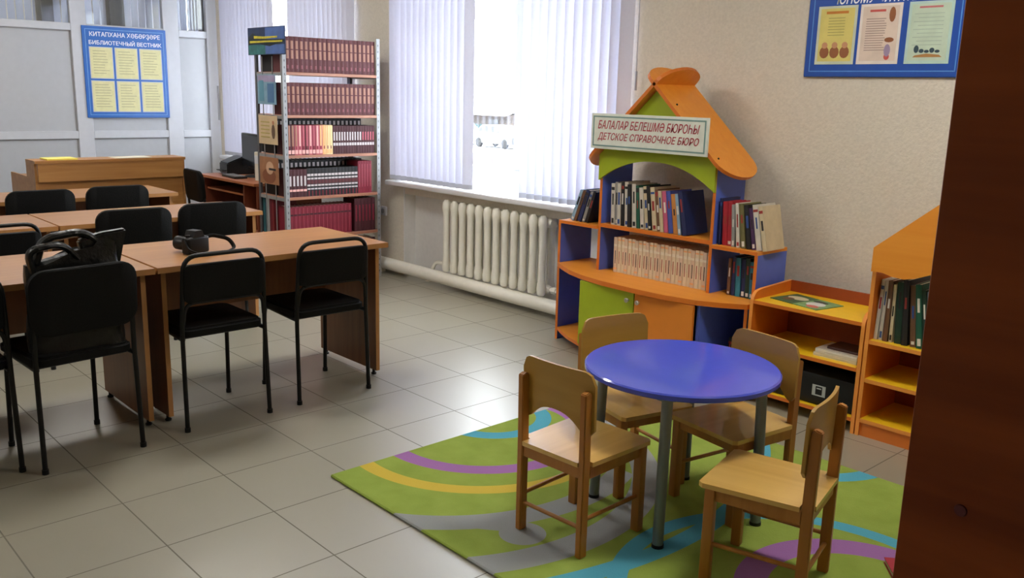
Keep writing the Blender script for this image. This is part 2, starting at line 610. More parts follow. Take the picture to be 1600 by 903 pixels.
def text_obj(name, s, parent, m, origin, width, height, face='-y', shear=0.0, bold=0.0, label=None):
    """flat lettering; origin = middle of the line; face = way the text looks; the letter schwa is drawn stroke by stroke"""
    O = 'О'
    me = text_mesh(s.replace('Ә', O))
    wO = text_mesh(O)
    o0, o1 = min(v.co.x for v in wO.vertices), max(v.co.x for v in wO.vertices)
    spots = []
    for i, ch in enumerate(s):
        if ch == 'Ә':
            pre = text_mesh(s[:i + 1].replace('Ә', O))
            spots.append(max(v.co.x for v in pre.vertices))
    bm = bmesh.new()
    bm.from_mesh(me)
    for xr in spots:
        xl = xr - (o1 - o0)
        bmesh.ops.delete(bm, geom=[v for v in bm.verts if xl - 0.004 < v.co.x < xr + 0.004], context='VERTS')
        cx, cy, rx, ry, w = (xl + xr) / 2, 0.364, (o1 - o0) / 2, 0.374, 0.088
        prev = None
        for k in range(31):
            a = R(152 - 332 * k / 30)
            pi_ = bm.verts.new((cx + (rx - w) * math.cos(a), cy + (ry - w) * math.sin(a), 0))
            po = bm.verts.new((cx + rx * math.cos(a), cy + ry * math.sin(a), 0))
            if prev:
                bm.faces.new((prev[0], prev[1], po, pi_))
            prev = (pi_, po)
        q = [bm.verts.new((cx + u, cy + v, 0)) for u, v in ((-rx + 0.01, -0.01), (rx - 0.02, -0.01), (rx - 0.02, 0.07), (-rx + 0.01, 0.07))]
        bm.faces.new(q)
    for v in bm.verts:
        v.co.x += shear * v.co.y
    base = bm.verts[:] + bm.edges[:] + bm.faces[:]
    if bold:      # thicken the strokes: the same lettering shifted a hair to each side
        for k, (dx, dy) in enumerate(((1, 0), (-1, 0), (0, 0.6), (0, -0.6))):
            for v in bmesh.ops.duplicate(bm, geom=base)['geom']:
                if isinstance(v, bmesh.types.BMVert):
                    v.co += Vector((dx * bold, dy * bold, 0.01 * (k + 1)))
    xs = [v.co.x for v in bm.verts]
    ys = [v.co.y for v in bm.verts]
    cx, cy = (min(xs) + max(xs)) / 2, (min(ys) + max(ys)) / 2
    sx, sy = width / (max(xs) - min(xs)), height / (max(ys) - min(ys))
    for v in bm.verts:
        a, b, d = (v.co.x - cx) * sx, (v.co.y - cy) * sy, v.co.z * 0.012
        if face == '-y':
            v.co = Vector((origin[0] + a, origin[1] - d, origin[2] + b))
        else:
            v.co = Vector((origin[0] + d, origin[1] + a, origin[2] + b))
    want = Vector((0, -1, 0)) if face == '-y' else Vector((1, 0, 0))
    bm.normal_update()
    bmesh.ops.reverse_faces(bm, faces=[f for f in bm.faces if f.normal.dot(want) < 0])
    bm.to_mesh(me)
    bm.free()
    me.materials.clear()
    me.materials.append(m)
    o = bpy.data.objects.new(name, me)
    COL.objects.link(o)
    if parent is not None:
        me.transform(Matrix.Translation(-parent.location))
        o.parent = parent
    if label:
        o['label'] = label
    return o


# ================================================================= SETTING
WY = 4.45           # inner face of the window wall
PX = -9.60          # face of the white partition
CH = 3.0
b = MB(); b.box(-14.0, 2.2, -3.2, 4.95, -0.12, 0.0)
struct('floor', b, M_FLOOR)
b = MB(); b.box(-14.0, 2.2, -3.2, 4.95, CH, CH + 0.12)
struct('ceiling', b, M_CEIL)

# window wall with two openings, a radiator niche under each, and one opening of the room beyond
b = MB()
T = 4.95
for x0, x1 in ((-14.0, -13.0), (-10.3, -9.3), (-6.95, -6.15), (-3.78, 2.2)):
    b.box(x0, x1, WY, T, 0, CH)
for x0, x1 in ((-13.0, -10.3), (-9.3, -6.95), (-6.15, -3.78)):
    b.box(x0, x1, WY, T, 2.62, CH)
    b.box(x0, x1, WY + 0.11, T, 0, 0.775, m=1)
    b.box(x0, x1, WY, WY + 0.11, 0.70, 0.775, m=0)
struct('wall_back', b, [M_WALL, M_NICHE])
b = MB(); b.box(2.2, 2.3, -3.2, 4.95, 0, CH); struct('wall_right', b, M_WALL)
b = MB(); b.box(-14.0, 2.2, -3.3, -3.2, 0, CH); struct('wall_front', b, M_WALL)
b = MB(); b.box(-14.1, -14.0, -3.2, 4.95, 0, CH); struct('wall_far', b, M_WALL)

# niche side strips (pale plaster corner of the niche)
b = MB(); b.box(-6.16, -6.145, WY - 0.004, WY + 0.11, 0.0, 0.775); struct('trim_1', b, M_NICHE)

# white partition of framed panels with a glazed strip above
b = MB()
stiles = [(4.335, 4.45), (3.865, 4.03), (2.955, 3.105), (2.0, 2.15), (1.05, 1.2), (0.1, 0.25), (-0.85, -0.7), (-1.8, -1.65), (-3.2, -3.05)]
for y0, y1 in stiles:
    b.box(PX - 0.06, PX, y0, y1, 0, CH, bev=0.004)
for i in range(len(stiles) - 1):
    ya, yb = stiles[i + 1][1], stiles[i][0]
    for z0, z1 in ((0, 0.12), (1.0, 1.075), (2.045, 2.115), (2.92, CH)):
        b.box(PX - 0.06, PX - 0.002, ya, yb, z0, z1, bev=0.003)
    for z0, z1 in ((0.12, 1.0), (1.075, 2.045)):
        b.box(PX - 0.045, PX - 0.025, ya, yb, z0, z1, m=1)
        # shade of the reveal painted as grey lines, top and one side
        b.box(PX - 0.026, PX - 0.018, ya, yb, z1 - 0.012, z1, m=2)
        b.box(PX - 0.026, PX - 0.018, yb - 0.012, yb, z0, z1, m=2)
part = struct('wall_left', b, [M_PVC, M_PANEL, M_SHADE_TRIM])
b = MB()
for i in range(len(stiles) - 1):
    b.box(PX - 0.036, PX - 0.030, stiles[i + 1][1], stiles[i][0], 2.115, 2.92)
b.build('partition_glass', M_GLASS, part, smooth=False)
b = MB()
b.box(PX - 0.004, PX + 0.012, 4.425, 4.44, 1.18, 1.55, bev=0.003)
struct('trim_2', b, M_SHADE_TRIM)


# windows: frame, glass, sill
def window(n, x0, x1, mulls):
    b = MB()
    y0, y1 = 4.74, 4.80
    z0, z1 = 0.86, 2.62
    fw = 0.06
    b.box(x0, x0 + fw, y0, y1, z0, z1, bev=0.006)
    b.box(x1 - fw, x1, y0, y1, z0, z1, bev=0.006)
    b.box(x0 + fw, x1 - fw, y0, y1, z0, z0 + 0.11, bev=0.006)
    b.box(x0 + fw, x1 - fw, y0, y1, z1 - fw, z1, bev=0.006)
    for mx in mulls:
        b.box(mx - 0.05, mx + 0.05, y0 - 0.01, y1, z0 + 0.11, z1 - fw, bev=0.006)
    xs = [x0 + fw] + [v for mx in mulls for v in (mx - 0.05, mx + 0.05)] + [x1 - fw]
    for i in range(0, len(xs), 2):
        b.box(xs[i], xs[i + 1], y0, y1, 2.115, 2.205, bev=0.006)
    w = struct('window_%d' % n, b, M_PVC, smooth=True)
    g = MB(); g.box(x0 + 0.03, x1 - 0.03, 4.768, 4.774, z0 + 0.03, z1 - 0.03)
    g.build('pane', M_GLASS, w, smooth=False)
    s = MB()
    s.box(x0, x1, 4.395, 4.80, 0.775, 0.812)
    s.box(x0 - 0.13, x1 + 0.1, 4.335, 4.446, 0.772, 0.812, bev=0.01, seg=3)
    s.build('window_sill', M_SILL, w)
    return w


window(1, -6.15, -3.78, (-5.07,))
window(2, -9.3, -6.95, (-8.1,))
window(3, -13.0, -10.3, (-11.6,))

# ---------------------------------------------------------------- outside
GZ = -2.0
b = MB(); b.box(-110, 30, 4.96, 120, GZ - 0.2, GZ)
M_SNOW = mat('trampled snow', (0.72, 0.73, 0.76), 0.9, var=0.08, scale=1.2)
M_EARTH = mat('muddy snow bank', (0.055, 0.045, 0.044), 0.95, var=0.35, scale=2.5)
g = struct('ground', b, M_SNOW)
b = MB()
nx, ny = 60, 10
grid = [[b.bm.verts.new((-46 + 28 * i / nx, 25.5 + 8.0 * j / ny, GZ + 0.5 * math.sin(PI * j / ny) * (0.75 + 0.35 * math.sin(i * 1.7) * math.cos(i * 0.6 + j)))) for j in range(ny + 1)] for i in range(nx + 1)]
for i in range(nx):
    for j in range(ny):
        b.bm.faces.new((grid[i][j], grid[i + 1][j], grid[i + 1][j + 1], grid[i][j + 1]))
tag(b.build('snow_bank', M_EARTH), 'muddy bank of snow outside the window, in front of the parked cars', 'snow bank', kind='stuff')

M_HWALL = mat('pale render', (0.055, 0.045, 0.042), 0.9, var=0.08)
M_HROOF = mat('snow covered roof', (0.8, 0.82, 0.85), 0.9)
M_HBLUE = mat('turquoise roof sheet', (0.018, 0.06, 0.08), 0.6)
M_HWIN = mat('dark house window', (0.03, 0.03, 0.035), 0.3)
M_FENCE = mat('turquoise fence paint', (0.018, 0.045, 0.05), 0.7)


def house(x0, x1, y0, y1, zw, zr, roof, label):
    t = thing('house', label, 'house', ((x0 + x1) / 2, (y0 + y1) / 2, GZ))
    b = MB()
    b.box(x0, x1, y0, y1, GZ, zw)
    b.prism([(x0, zw), (x1, zw), ((x0 + x1) / 2, zr)], 'xz', y0 + 0.05, y1 - 0.05) if roof == 'gable' else None
    b.build('house_wall', M_HWALL, t, world=True, smooth=False)
    b = MB()
    if roof == 'gable':
        xm = (x0 + x1) / 2
        for sx in (-1, 1):
            xe = xm + sx * ((x1 - x0) / 2 + 0.4)
            ze = zw - 0.4 * (zr - zw) / ((x1 - x0) / 2)
            b.prism([(xm, zr), (xe, ze), (xe, ze + 0.15), (xm, zr + 0.17)], 'xz', y0 - 0.3, y1 + 0.3)
    else:
        ym = (y0 + y1) / 2
        b.prism([(y0 - 0.5, zw - 0.1), (ym, zr), (y1 + 0.5, zw - 0.1), (y1 + 0.5, zw + 0.12), (ym, zr + 0.25), (y0 - 0.5, zw + 0.12)], 'yz', x0 - 0.3, x1 + 0.3)
    b.build('roof', M_HBLUE if roof == 'gable' else M_HROOF, t, world=True, smooth=False)
    n = max(2, int((x1 - x0) / 3))
    for k in range(n):
        xc = x0 + (x1 - x0) * (k + 0.5) / n
        b = MB()
        b.box(xc - 0.55, xc + 0.55, y0 - 0.04, y0 + 0.02, zw - 1.35, zw - 0.4)
        b.build('house_window', M_HWIN, t, world=True, smooth=False)
    return t


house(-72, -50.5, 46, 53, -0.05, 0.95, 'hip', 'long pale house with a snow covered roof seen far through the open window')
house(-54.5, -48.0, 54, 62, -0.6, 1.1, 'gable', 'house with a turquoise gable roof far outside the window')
fe = thing('garden_fence', 'turquoise picket fence behind the parked cars outside', 'fence', (-49, 43.5, GZ))
b = MB()
for k in range(110):
    x = -62 + 0.25 * k
    b.box(x, x + 0.16, 43.48, 43.52, GZ + 0.05, GZ + 1.25 + 0.05 * (k % 2))
for z in (GZ + 0.3, GZ + 0.9):
    b.box(-62, -34.5, 43.52, 43.57, z, z + 0.08)
b.build('picket_panel', M_FENCE, fe, world=True, smooth=False)


def car(x, y, mcol, label):
    t = thing('car', label, 'car', (x, y, GZ))
    b = MB()
    prof = [(-2.0, 0.3), (2.0, 0.3), (2.05, 0.75), (1.95, 0.92), (1.0, 1.0), (0.45, 1.45), (-0.9, 1.47), (-1.6, 1.02), (-2.0, 0.95), (-2.08, 0.6)]
    b.prism([(x + a, GZ + c) for a, c in prof], 'xz', y - 0.8, y + 0.8)
    b.build('car_body', mcol, t, world=True, smooth=False)
    b = MB()
    for s in (-0.81, 0.795):
        b.prism([(x - 1.35, GZ + 1.03), (x + 0.85, GZ + 1.01), (x + 0.4, GZ + 1.4), (x - 0.85, GZ + 1.41)], 'xz', y + s, y + s + 0.015)
    b.build('car_window', M_HWIN, t, world=True, smooth=False)
    for wx in (-1.25, 1.3):
        for s in (-0.82, 0.62):
            b = MB()
            b.lathe([(0.0, s), (0.28, s), (0.32, s + 0.04), (0.32, s + 0.16), (0.28, s + 0.2), (0.0, s + 0.2)], (x + wx, y, GZ + 0.32), axis='y', seg=18)
            b.build('wheel', M_PLASTICB, t, world=True)
    return t


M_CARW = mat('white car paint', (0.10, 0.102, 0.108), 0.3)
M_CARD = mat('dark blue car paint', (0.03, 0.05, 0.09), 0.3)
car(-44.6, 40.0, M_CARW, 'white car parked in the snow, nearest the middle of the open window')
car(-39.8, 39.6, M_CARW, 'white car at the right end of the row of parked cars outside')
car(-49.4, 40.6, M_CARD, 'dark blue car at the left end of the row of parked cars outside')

# ================================================================= BLINDS


def blind(label, x0, x1, gaps, ztop, zbot, y, pitch, angs, name='vertical_blind'):
    t = thing(name, label, 'blind', ((x0 + x1) / 2, y, ztop))
    b = MB()
    b.box(x0 - 0.03, x1 + 0.03, y - 0.025, y + 0.02, ztop, ztop + 0.04, bev=0.004)
    b.build('head_rail', M_PVC, t, world=True)
    x = x0 + 0.045
    i = 0
    while x < x1 - 0.03:
        if not any(a < x < c for a, c in gaps):
            an = R(angs(x) + random.uniform(-4, 4))
            w = 0.0445
            # gently cupped strip
            b = MB()
            prev = None
            hd = random.uniform(-0.02, 0.02)
            for k in range(5):
                u = -1 + k / 2
                lx = u * w
                ly = 0.004 * (1 - u * u)
                ca, sa = math.cos(an), math.sin(an)
                cb_, sb_ = math.cos(an + hd), math.sin(an + hd)
                top = b.bm.verts.new((x + lx * ca - ly * sa, y + lx * sa + ly * ca, ztop))
                bot = b.bm.verts.new((x + lx * cb_ - ly * sb_, y + lx * sb_ + ly * cb_, zbot + 0.035))
                if prev:
                    b.bm.faces.new((prev[1], bot, top, prev[0]))
                prev = (top, bot)
            v = b.build('vane', M_VANE, t, world=True)
            wb = MB()
            wb.box(x - 0.043, x + 0.043, y - 0.002, y + 0.004, zbot, zbot + 0.036, rot=Matrix.Rotation(an + hd, 3, 'Z'), piv=(x, y, 0))
            wb.build('weight_pocket', M_VANEW, v, world=True)
        x += pitch
        i += 1
    return t


bl = blind('white vertical blind with a wide gap over the window beside the radiator', -6.25, -3.66, [(-5.25, -4.63)], 2.66, 0.822, 4.385, 0.0795,
           lambda x: 28 if x < -5 else (52 if x < -4.15 else 38))
b = MB()
b.tube([(-3.665, 4.40, 2.6), (-3.665, 4.405, 1.7)], 0.002, seg=6)
b.tube([(-3.665, 4.405, 1.70), (-3.665, 4.405, 1.585)], 0.007, seg=8)
b.build('control_chain', M_VANEW, bl, world=True)
blind('white vertical blind behind the tall shelf of red books', -9.36, -6.76, [(-8.22, -7.93)], 2.66, 0.822, 4.385, 0.0795, lambda x: 14)

# the room behind the partition: blinds seen through the glazed strip
blind('lilac white blind behind the glass of the partition', -13.05, -10.25, [], 2.66, 0.822, 4.385, 0.0795, lambda x: 22)
zz = [(0.6, 1.66), (1.72, 2.72), (2.88, 3.385), (3.56, 4.35)]
M_PILLAR = mat('grey brown pillar paint', (0.16, 0.15, 0.145), 0.7)
for k, (y0, y1) in enumerate(((2.755, 2.865), (3.40, 3.545), (4.36, 4.445))):
    b = MB(); b.box(PX - 0.36, PX - 0.18, y0, y1, 0, CH)
    struct('trim_%d' % (k + 3), b, M_PILLAR)
for k, (y0, y1) in enumerate(zz):
    t = thing('fabric_screen', '%s pale fabric strip blind behind the glass strip of the partition' % ['leftmost', 'left', 'middle', 'rightmost'][k], 'blind', (PX - 0.24, (y0 + y1) / 2, 1.2))
    b = MB()
    y = y0
    while y < y1:
        b.box(PX - 0.245, PX - 0.242, y, min(y + 0.07, y1), 1.2, 2.93, rot=Matrix.Rotation(R(10), 3, 'Z'))
        y += 0.075
    b.build('vane_panel', M_VANE, t, world=True, smooth=False)
    b = MB(); b.box(PX - 0.26, PX - 0.225, y0 - 0.02, y1 + 0.02, 2.93, CH)
    b.build('head_rail', M_PVC, t, world=True)

# ceiling lamps added out of view to fill both rooms with light
M_FILL_LAMP = bpy.data.materials.new('fill lamp diffuser')
M_FILL_LAMP.use_nodes = True
_p = M_FILL_LAMP.node_tree.nodes['Principled BSDF']
_p.inputs['Base Color'].default_value = (0.9, 0.9, 0.88, 1)
_p.inputs['Emission Color'].default_value = (1.0, 0.96, 0.9, 1)
_p.inputs['Emission Strength'].default_value = 2.0 * FILL_LAMP
fill_lamp0 = None
for lx, lys in ((-11.6, (2.2,)), (-7.6, (2.2,)), (-4.6, (-0.8, 2.2)), (-1.3, (3.0,))):
    for ly in lys:
        if fill_lamp0 is None:
            fill_lamp0 = thing('added_fill_lamp', 'square white ceiling lamp added out of view as fill light', 'lamp', (lx, ly, CH), group='added fill lamps')
            b = MB(); b.box(-0.31, 0.31, -0.31, 0.31, -0.06, 0.0, bev=0.01); b.build('housing', M_PVC, fill_lamp0)
            b = MB(); b.box(-0.28, 0.28, -0.28, 0.28, -0.07, -0.058, bev=0.004); b.build('diffuser', M_FILL_LAMP, fill_lamp0)
        else:
            dup(fill_lamp0, (lx, ly, CH))

# ================================================================= HEATING
b = MB()
b.tube([(-9.5, 4.385, 0.085), (-0.6, 4.385, 0.085)], 0.05, seg=20)
for x in (-9.0, -7.5, -6.4, -4.2, -3.2, -1.6):
    b.box(x - 0.02, x + 0.02, 4.36, 4.41, 0.0, 0.05)
b.box(-5.74, -5.70, 4.36, 4.44, 0.03, 0.035)
solo('heating_pipe', b, M_RAD, 'thick cream heating pipe running along the floor under the window', 'pipe')

rad = thing('radiator', 'cream cast iron radiator with twelve sections under the window', 'radiator', (-4.94, 4.44, 0.125))
NS = 12
for k in range(NS):
    x = -5.50 + k * 0.0985
    b = MB()
    for yc in (4.385, 4.475):
        b.tube([(x, yc, 0.145), (x, yc, 0.155), (x, yc, 0.20), (x, yc, 0.26), (x, yc, 0.60), (x, yc, 0.66), (x, yc, 0.70), (x, yc, 0.718)], [0.018, 0.030, 0.036, 0.027, 0.027, 0.036, 0.031, 0.016], seg=12)
    for zc in (0.19, 0.665):
        b.tube([(x - 0.049, 4.43, zc), (x - 0.02, 4.43, zc), (x + 0.02, 4.43, zc), (x + 0.049, 4.43, zc)], [0.022, 0.033, 0.033, 0.022], seg=12)
        b.box(x - 0.016, x + 0.016, 4.385, 4.475, zc - 0.028, zc + 0.028, bev=0.008)
    b.build('radiator_section', M_RAD, rad, world=True)
b = MB()
b.tube(fillet([(-5.55, 4.43, 0.19), (-5.70, 4.43, 0.19), (-5.735, 4.40, 0.06)], 0.05), 0.016, seg=10)
b.build('inlet_pipe', M_RAD, rad, world=True)
b = MB()
b.tube([(-4.37, 4.43, 0.19), (-4.05, 4.43, 0.175)], 0.016, seg=10)
b.lathe([(0.0, -0.02), (0.024, -0.02), (0.024, 0.02), (0.0, 0.02)], (-4.33, 4.43, 0.19), axis='x', seg=6)
b.build('outlet_pipe', M_RAD, rad, world=True)
b = MB()
for x in (-5.45, -4.45):
    b.box(x - 0.01, x + 0.01, 4.43, 4.558, 0.62, 0.64)
b.build('wall_bracket', M_RAD, rad, world=True)

b = MB()
b.box(-6.475, -6.40, 4.425, 4.449, 0.485, 0.565, bev=0.008, seg=2)
b.lathe([(0.0, 4.4235), (0.022, 4.4235), (0.022, 4.43), (0, 4.43)], (-6.437, 0, 0.525), m=1, axis='y', seg=16)
solo('wall_socket', b, [M_PVC, M_SHADE_TRIM], 'grey electric socket on the wall beside the tall bookshelf', 'socket')

# ================================================================= RUG
b = MB()
b.box(-2.985, -0.70, 1.785, 3.53, 0.0, 0.013, bev=0.005)
rg = b.build('rug', rug_material())
tag(rg, 'lime green rug with curved purple, yellow, blue and grey stripes', 'rug')

# ================================================================= READING DESKS


def desk(name_label, x0, x1, y0, y1, group='reading desks'):
    """top from x0 (front, nearest the door) to x1 along -x"""
    t = thing('desk', name_label, 'desk', ((x0 + x1) / 2, (y0 + y1) / 2, 0), group=group)
    b = MB()
    xa, xb = min(x0, x1), max(x0, x1)
    b.box(xa, xb, y0, y1, 0.725, 0.75, m=1)
    b.box(xa + 0.001, xb - 0.001, y0 + 0.001, y1 - 0.001, 0.7501, 0.7512, m=0)
    b.build('desktop', [M_DESK, M_EDGE], t, world=True, smooth=False)
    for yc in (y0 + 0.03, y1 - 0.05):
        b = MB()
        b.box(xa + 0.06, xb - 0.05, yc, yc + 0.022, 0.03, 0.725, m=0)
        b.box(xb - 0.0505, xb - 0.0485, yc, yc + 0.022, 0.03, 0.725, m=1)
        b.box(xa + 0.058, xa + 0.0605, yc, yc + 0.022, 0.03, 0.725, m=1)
        s = b.build('side_panel', [M_DESK_SHADED, M_EDGE], t, world=True, smooth=False)
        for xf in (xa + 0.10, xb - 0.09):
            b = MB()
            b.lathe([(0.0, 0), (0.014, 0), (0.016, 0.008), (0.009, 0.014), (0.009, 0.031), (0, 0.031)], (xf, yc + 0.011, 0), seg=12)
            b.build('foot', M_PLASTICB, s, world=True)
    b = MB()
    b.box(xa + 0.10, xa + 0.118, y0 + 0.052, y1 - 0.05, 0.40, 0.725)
    b.build('modesty_panel', M_DESK_SHADED, t, world=True, smooth=False)
    return t


desk('beech reading desk with the camera on it, in the nearest row', -3.93, -4.62, 1.497, 2.735)
desk('beech reading desk at the left edge of the nearest row, behind the black bag', -3.93, -4.62, 0.245, 1.485)
desk('beech desk at the right end of the middle row of desks', -5.43, -6.04, 1.532, 2.78)
desk('beech desk at the left end of the middle row of desks', -5.43, -6.04, 0.28, 1.522)
desk('beech desk in the farthest row, in front of the reception counter', -6.72, -7.32, 1.49, 2.75)
desk('beech desk in the farthest row, at the left edge of the photo', -6.72, -7.32, 0.24, 1.48)

# ================================================================= BLACK CHAIRS


def black_chair(kind):
    t = thing('black_chair', 'black chair', 'chair', (0, 0, 0))
    # one bent tube: rear legs and back hoop
    b = MB()
    pts = [(-0.205, -0.20, 0), (-0.20, -0.185, 0.46), (-0.197, -0.195, 0.60), (-0.19, -0.212, 0.815), (0.19, -0.212, 0.815), (0.197, -0.195, 0.60), (0.20, -0.185, 0.46), (0.205, -0.20, 0)]
    b.tube(fillet(pts, 0.075, 6), 0.0105, seg=10)
    b.tube([(-0.205, -0.20, 0.0), (-0.205, -0.20, 0.02)], 0.0135, seg=10)
    b.tube([(0.205, -0.20, 0.0), (0.205, -0.20, 0.02)], 0.0135, seg=10)
    b.build('back_frame', M_BLACK, t)
    for s in (-1, 1):
        b = MB()
        b.tube(fillet([(s * 0.185, 0.205, 0), (s * 0.18, 0.185, 0.435), (s * 0.197, -0.185, 0.43)], 0.05, 5), 0.0105, seg=10)
        b.tube([(s * 0.185, 0.205, 0), (s * 0.185, 0.205, 0.02)], 0.0135, seg=10)
        b.build('front_leg', M_BLACK, t)
    for yb_ in (0.14, -0.14):
        b = MB()
        b.tube([(-0.185, yb_, 0.43), (0.185, yb_, 0.43)], 0.009, seg=8)
        b.build('cross_bar', M_BLACK, t)
    b = MB()
    vs = b.prism(rrect(0.40, 0.41, 0.05, cx=0, cy=0.015), 'xy', 0.440, 0.478)
    bmesh.ops.bevel(b.bm, geom=[e for e in b.bm.edges if abs(e.verts[0].co.z - e.verts[1].co.z) < 1e-4 and e.verts[0].co.z > 0.47], offset=0.012, segments=3, affect='EDGES')
    b.build('seat', M_BLACKF, t)
    # curved back pad
    z0, z1 = (0.565, 0.835) if kind == 'solid' else (0.60, 0.775)
    w = 0.43 if kind == 'solid' else 0.385
    b = MB()
    out = rrect(w, z1 - z0, 0.07 if kind == 'solid' else 0.03, 6, cy=(z0 + z1) / 2)
    yl = lambda x, z: -0.196 - (z - 0.60) * 0.075 + (0.0 if kind == 'solid' else 0.004) - 0.03 * (1 - (x / 0.22) ** 2) * 0.6
    n = len(out)
    rings = []
    for off, sc in ((-0.017, 0.96), (-0.012, 1.0), (0.012, 1.0), (0.017, 0.96)):
        row = []
        for x, z in out:
            zc = (z0 + z1) / 2
            xx, zz_ = x * sc, zc + (z - zc) * sc
            row.append(b.bm.verts.new((xx, yl(xx, zz_) + off, zz_)))
        rings.append(row)
    for i in range(3):
        for k in range(n):
            l = (k + 1) % n
            b.bm.faces.new((rings[i][k], rings[i][l], rings[i + 1][l], rings[i + 1][k]))
    # faces filled in strips of constant x to follow the curve
    for row in (rings[0], rings[-1]):
        half = n // 2
        lo = row[:half]
        hi = row[half:][::-1]
        for k in range(half - 1):
            b.bm.faces.new((lo[k], lo[k + 1], hi[k + 1], hi[k]))
    bmesh.ops.recalc_face_normals(b.bm, faces=b.bm.faces[:])
    b.build('backrest', M_BLACKF, t)
    if kind == 'hoop':
        b = MB()
        b.tube(fillet([(-0.195, -0.19, 0.50), (-0.185, -0.2, 0.60), (0.185, -0.2, 0.60), (0.195, -0.19, 0.50)], 0.06, 5), 0.009, seg=8)
        b.build('back_arch', M_BLACK, t)
    return t


solid = black_chair('solid')
hoop = black_chair('hoop')
hoop.location = (-4.02, 1.752, 0); hoop.rotation_euler = (0, 0, R(90))
hoop['label'] = 'black chair with an open top hoop, pushed in at the desk below the camera'
hoop['group'] = 'black chairs at the desks'
solid.location = (-3.955, 1.105, 0); solid.rotation_euler = (0, 0, R(96))
solid['label'] = 'black chair with a solid rounded back holding the black bag'
solid['group'] = 'black chairs at the desks'
GC = 'black chairs at the desks'
dup(hoop, (-4.03, 2.33, 0), R(90), 'black chair with an open top hoop at the right end of the nearest desk', GC)
dup(hoop, (-4.02, 0.655, 0), R(90), 'black chair cut off by the left edge of the photo, nearest row', GC)
dup(solid, (-5.56, 1.93, 0), R(87), 'black solid-backed chair at the middle row, left of its two solid-backed chairs', GC)
dup(solid, (-5.60, 2.43, 0), R(87), 'black solid-backed chair at the right end of the middle row', GC)
dup(hoop, (-5.37, 1.16, 0), R(90), 'black chair with an open top hoop, middle row, behind the black bag', GC)
dup(solid, (-6.80, 1.76, 0), R(88), 'black chair in the farthest row, left of its two', GC)
dup(solid, (-6.84, 2.28, 0), R(88), 'black chair in the farthest row, right of its two', GC)
dup(solid, (-7.60, 3.47, 0), R(-4), 'black chair at the computer desk, seen from behind beside the counter', GC)

# ---------------------------------------------------------------- black bag on the chair
bag = thing('shoulder_bag', 'black shiny handbag with a slouched top on the chair by the nearest desk', 'bag', (-3.858, 1.12, 0.4785))
b = MB()
NX, NZ = 28, 16
ringsv = []
random.seed(3)
for j in range(NZ + 1):
    z = j / NZ
    row = []
    for i in range(NX):
        a = 2 * PI * i / NX
        ca, sa = math.cos(a), math.sin(a)
        ex = 0.55
        rx = math.copysign(abs(ca) ** ex, ca)
        ry = math.copysign(abs(sa) ** ex, sa)
        wy = 0.185 * (1 - 0.05 * z)
        wx = 0.058 * (1 - 0.45 * z) + 0.006
        yy = ry * wy
        top = 0.385 + 0.03 * math.sin(yy * 16 + 0.7) + (0.05 if yy > 0.1 else 0.0) * z
        wr = 0.006 * math.sin(11 * z + 5 * yy * 8 + 2 * rx) + 0.006 * math.sin(25 * z - 31 * yy)
        row.append(b.bm.verts.new((rx * (wx + wr), yy * (1 + 0.02 * math.sin(9 * z)), z * top)))
    ringsv.append(row)
for j in range(NZ):
    for i in range(NX):
        l = (i + 1) % NX
        b.bm.faces.new((ringsv[j][i], ringsv[j][l], ringsv[j + 1][l], ringsv[j + 1][i]))
b.bm.faces.new(ringsv[0][::-1])
b.bm.faces.new(ringsv[-1])
M_BAG = mat('shiny black leather', (0.007, 0.0075, 0.007), 0.3, spec=0.35, var=0.2, scale=40, bump=0.5)
b.build('bag_body', M_BAG, bag)
b = MB()
b.tube(fillet([(0.0, -0.135, 0.36), (-0.01, -0.10, 0.455), (-0.01, 0.06, 0.475), (0.0, 0.13, 0.40)], 0.06, 6), 0.018, seg=10, sx=1.5)
b.tube(fillet([(0.02, -0.15, 0.33), (0.03, -0.17, 0.42), (0.03, -0.04, 0.44), (0.02, 0.02, 0.37)], 0.06, 6), 0.014, seg=10, sx=1.5)
b.build('bag_handle', M_BAG, bag)
b = MB()
fl_pts = [(0.055, 0.30), (0.19, 0.33), (0.225, 0.475), (0.12, 0.465), (0.03, 0.44)]
b.prism([(y, z) for y, z in fl_pts], 'yz', -0.03, 0.015)
bmesh.ops.bevel(b.bm, geom=b.bm.edges[:], offset=0.008, segments=2, affect='EDGES')
b.build('bag_flap', M_BAG, bag)

# ---------------------------------------------------------------- photo camera on the desk
pc = thing('photo_camera', 'black photo camera with its strap lying on the nearest desk', 'camera', (-4.2, 1.79, 0.7512), R(-70))
b = MB()
b.box(-0.066, 0.066, -0.028, 0.028, 0.0, 0.082, bev=0.012, seg=3)
b.box(-0.066, -0.03, -0.045, 0.0, 0.004, 0.08, bev=0.012, seg=3)
b.prism([(-0.036, 0.08), (0.036, 0.08), (0.022, 0.112), (-0.022, 0.112)], 'xz', -0.035, 0.026)
b.build('camera_body', M_PLASTICB, pc)
b = MB()
b.lathe([(0.0, -0.115), (0.026, -0.115), (0.034, -0.11), (0.034, -0.075), (0.031, -0.07), (0.031, -0.03), (0, -0.03)], (0.008, 0, 0.042), axis='y', seg=22)
b.build('lens', M_PLASTICB, pc)
b = MB()
b.lathe([(0, 0), (0.011, 0), (0.011, 0.012), (0, 0.012)], (0.046, 0.0, 0.081), seg=14)
b.build('mode_dial', M_PLASTICB, pc)
b = MB()
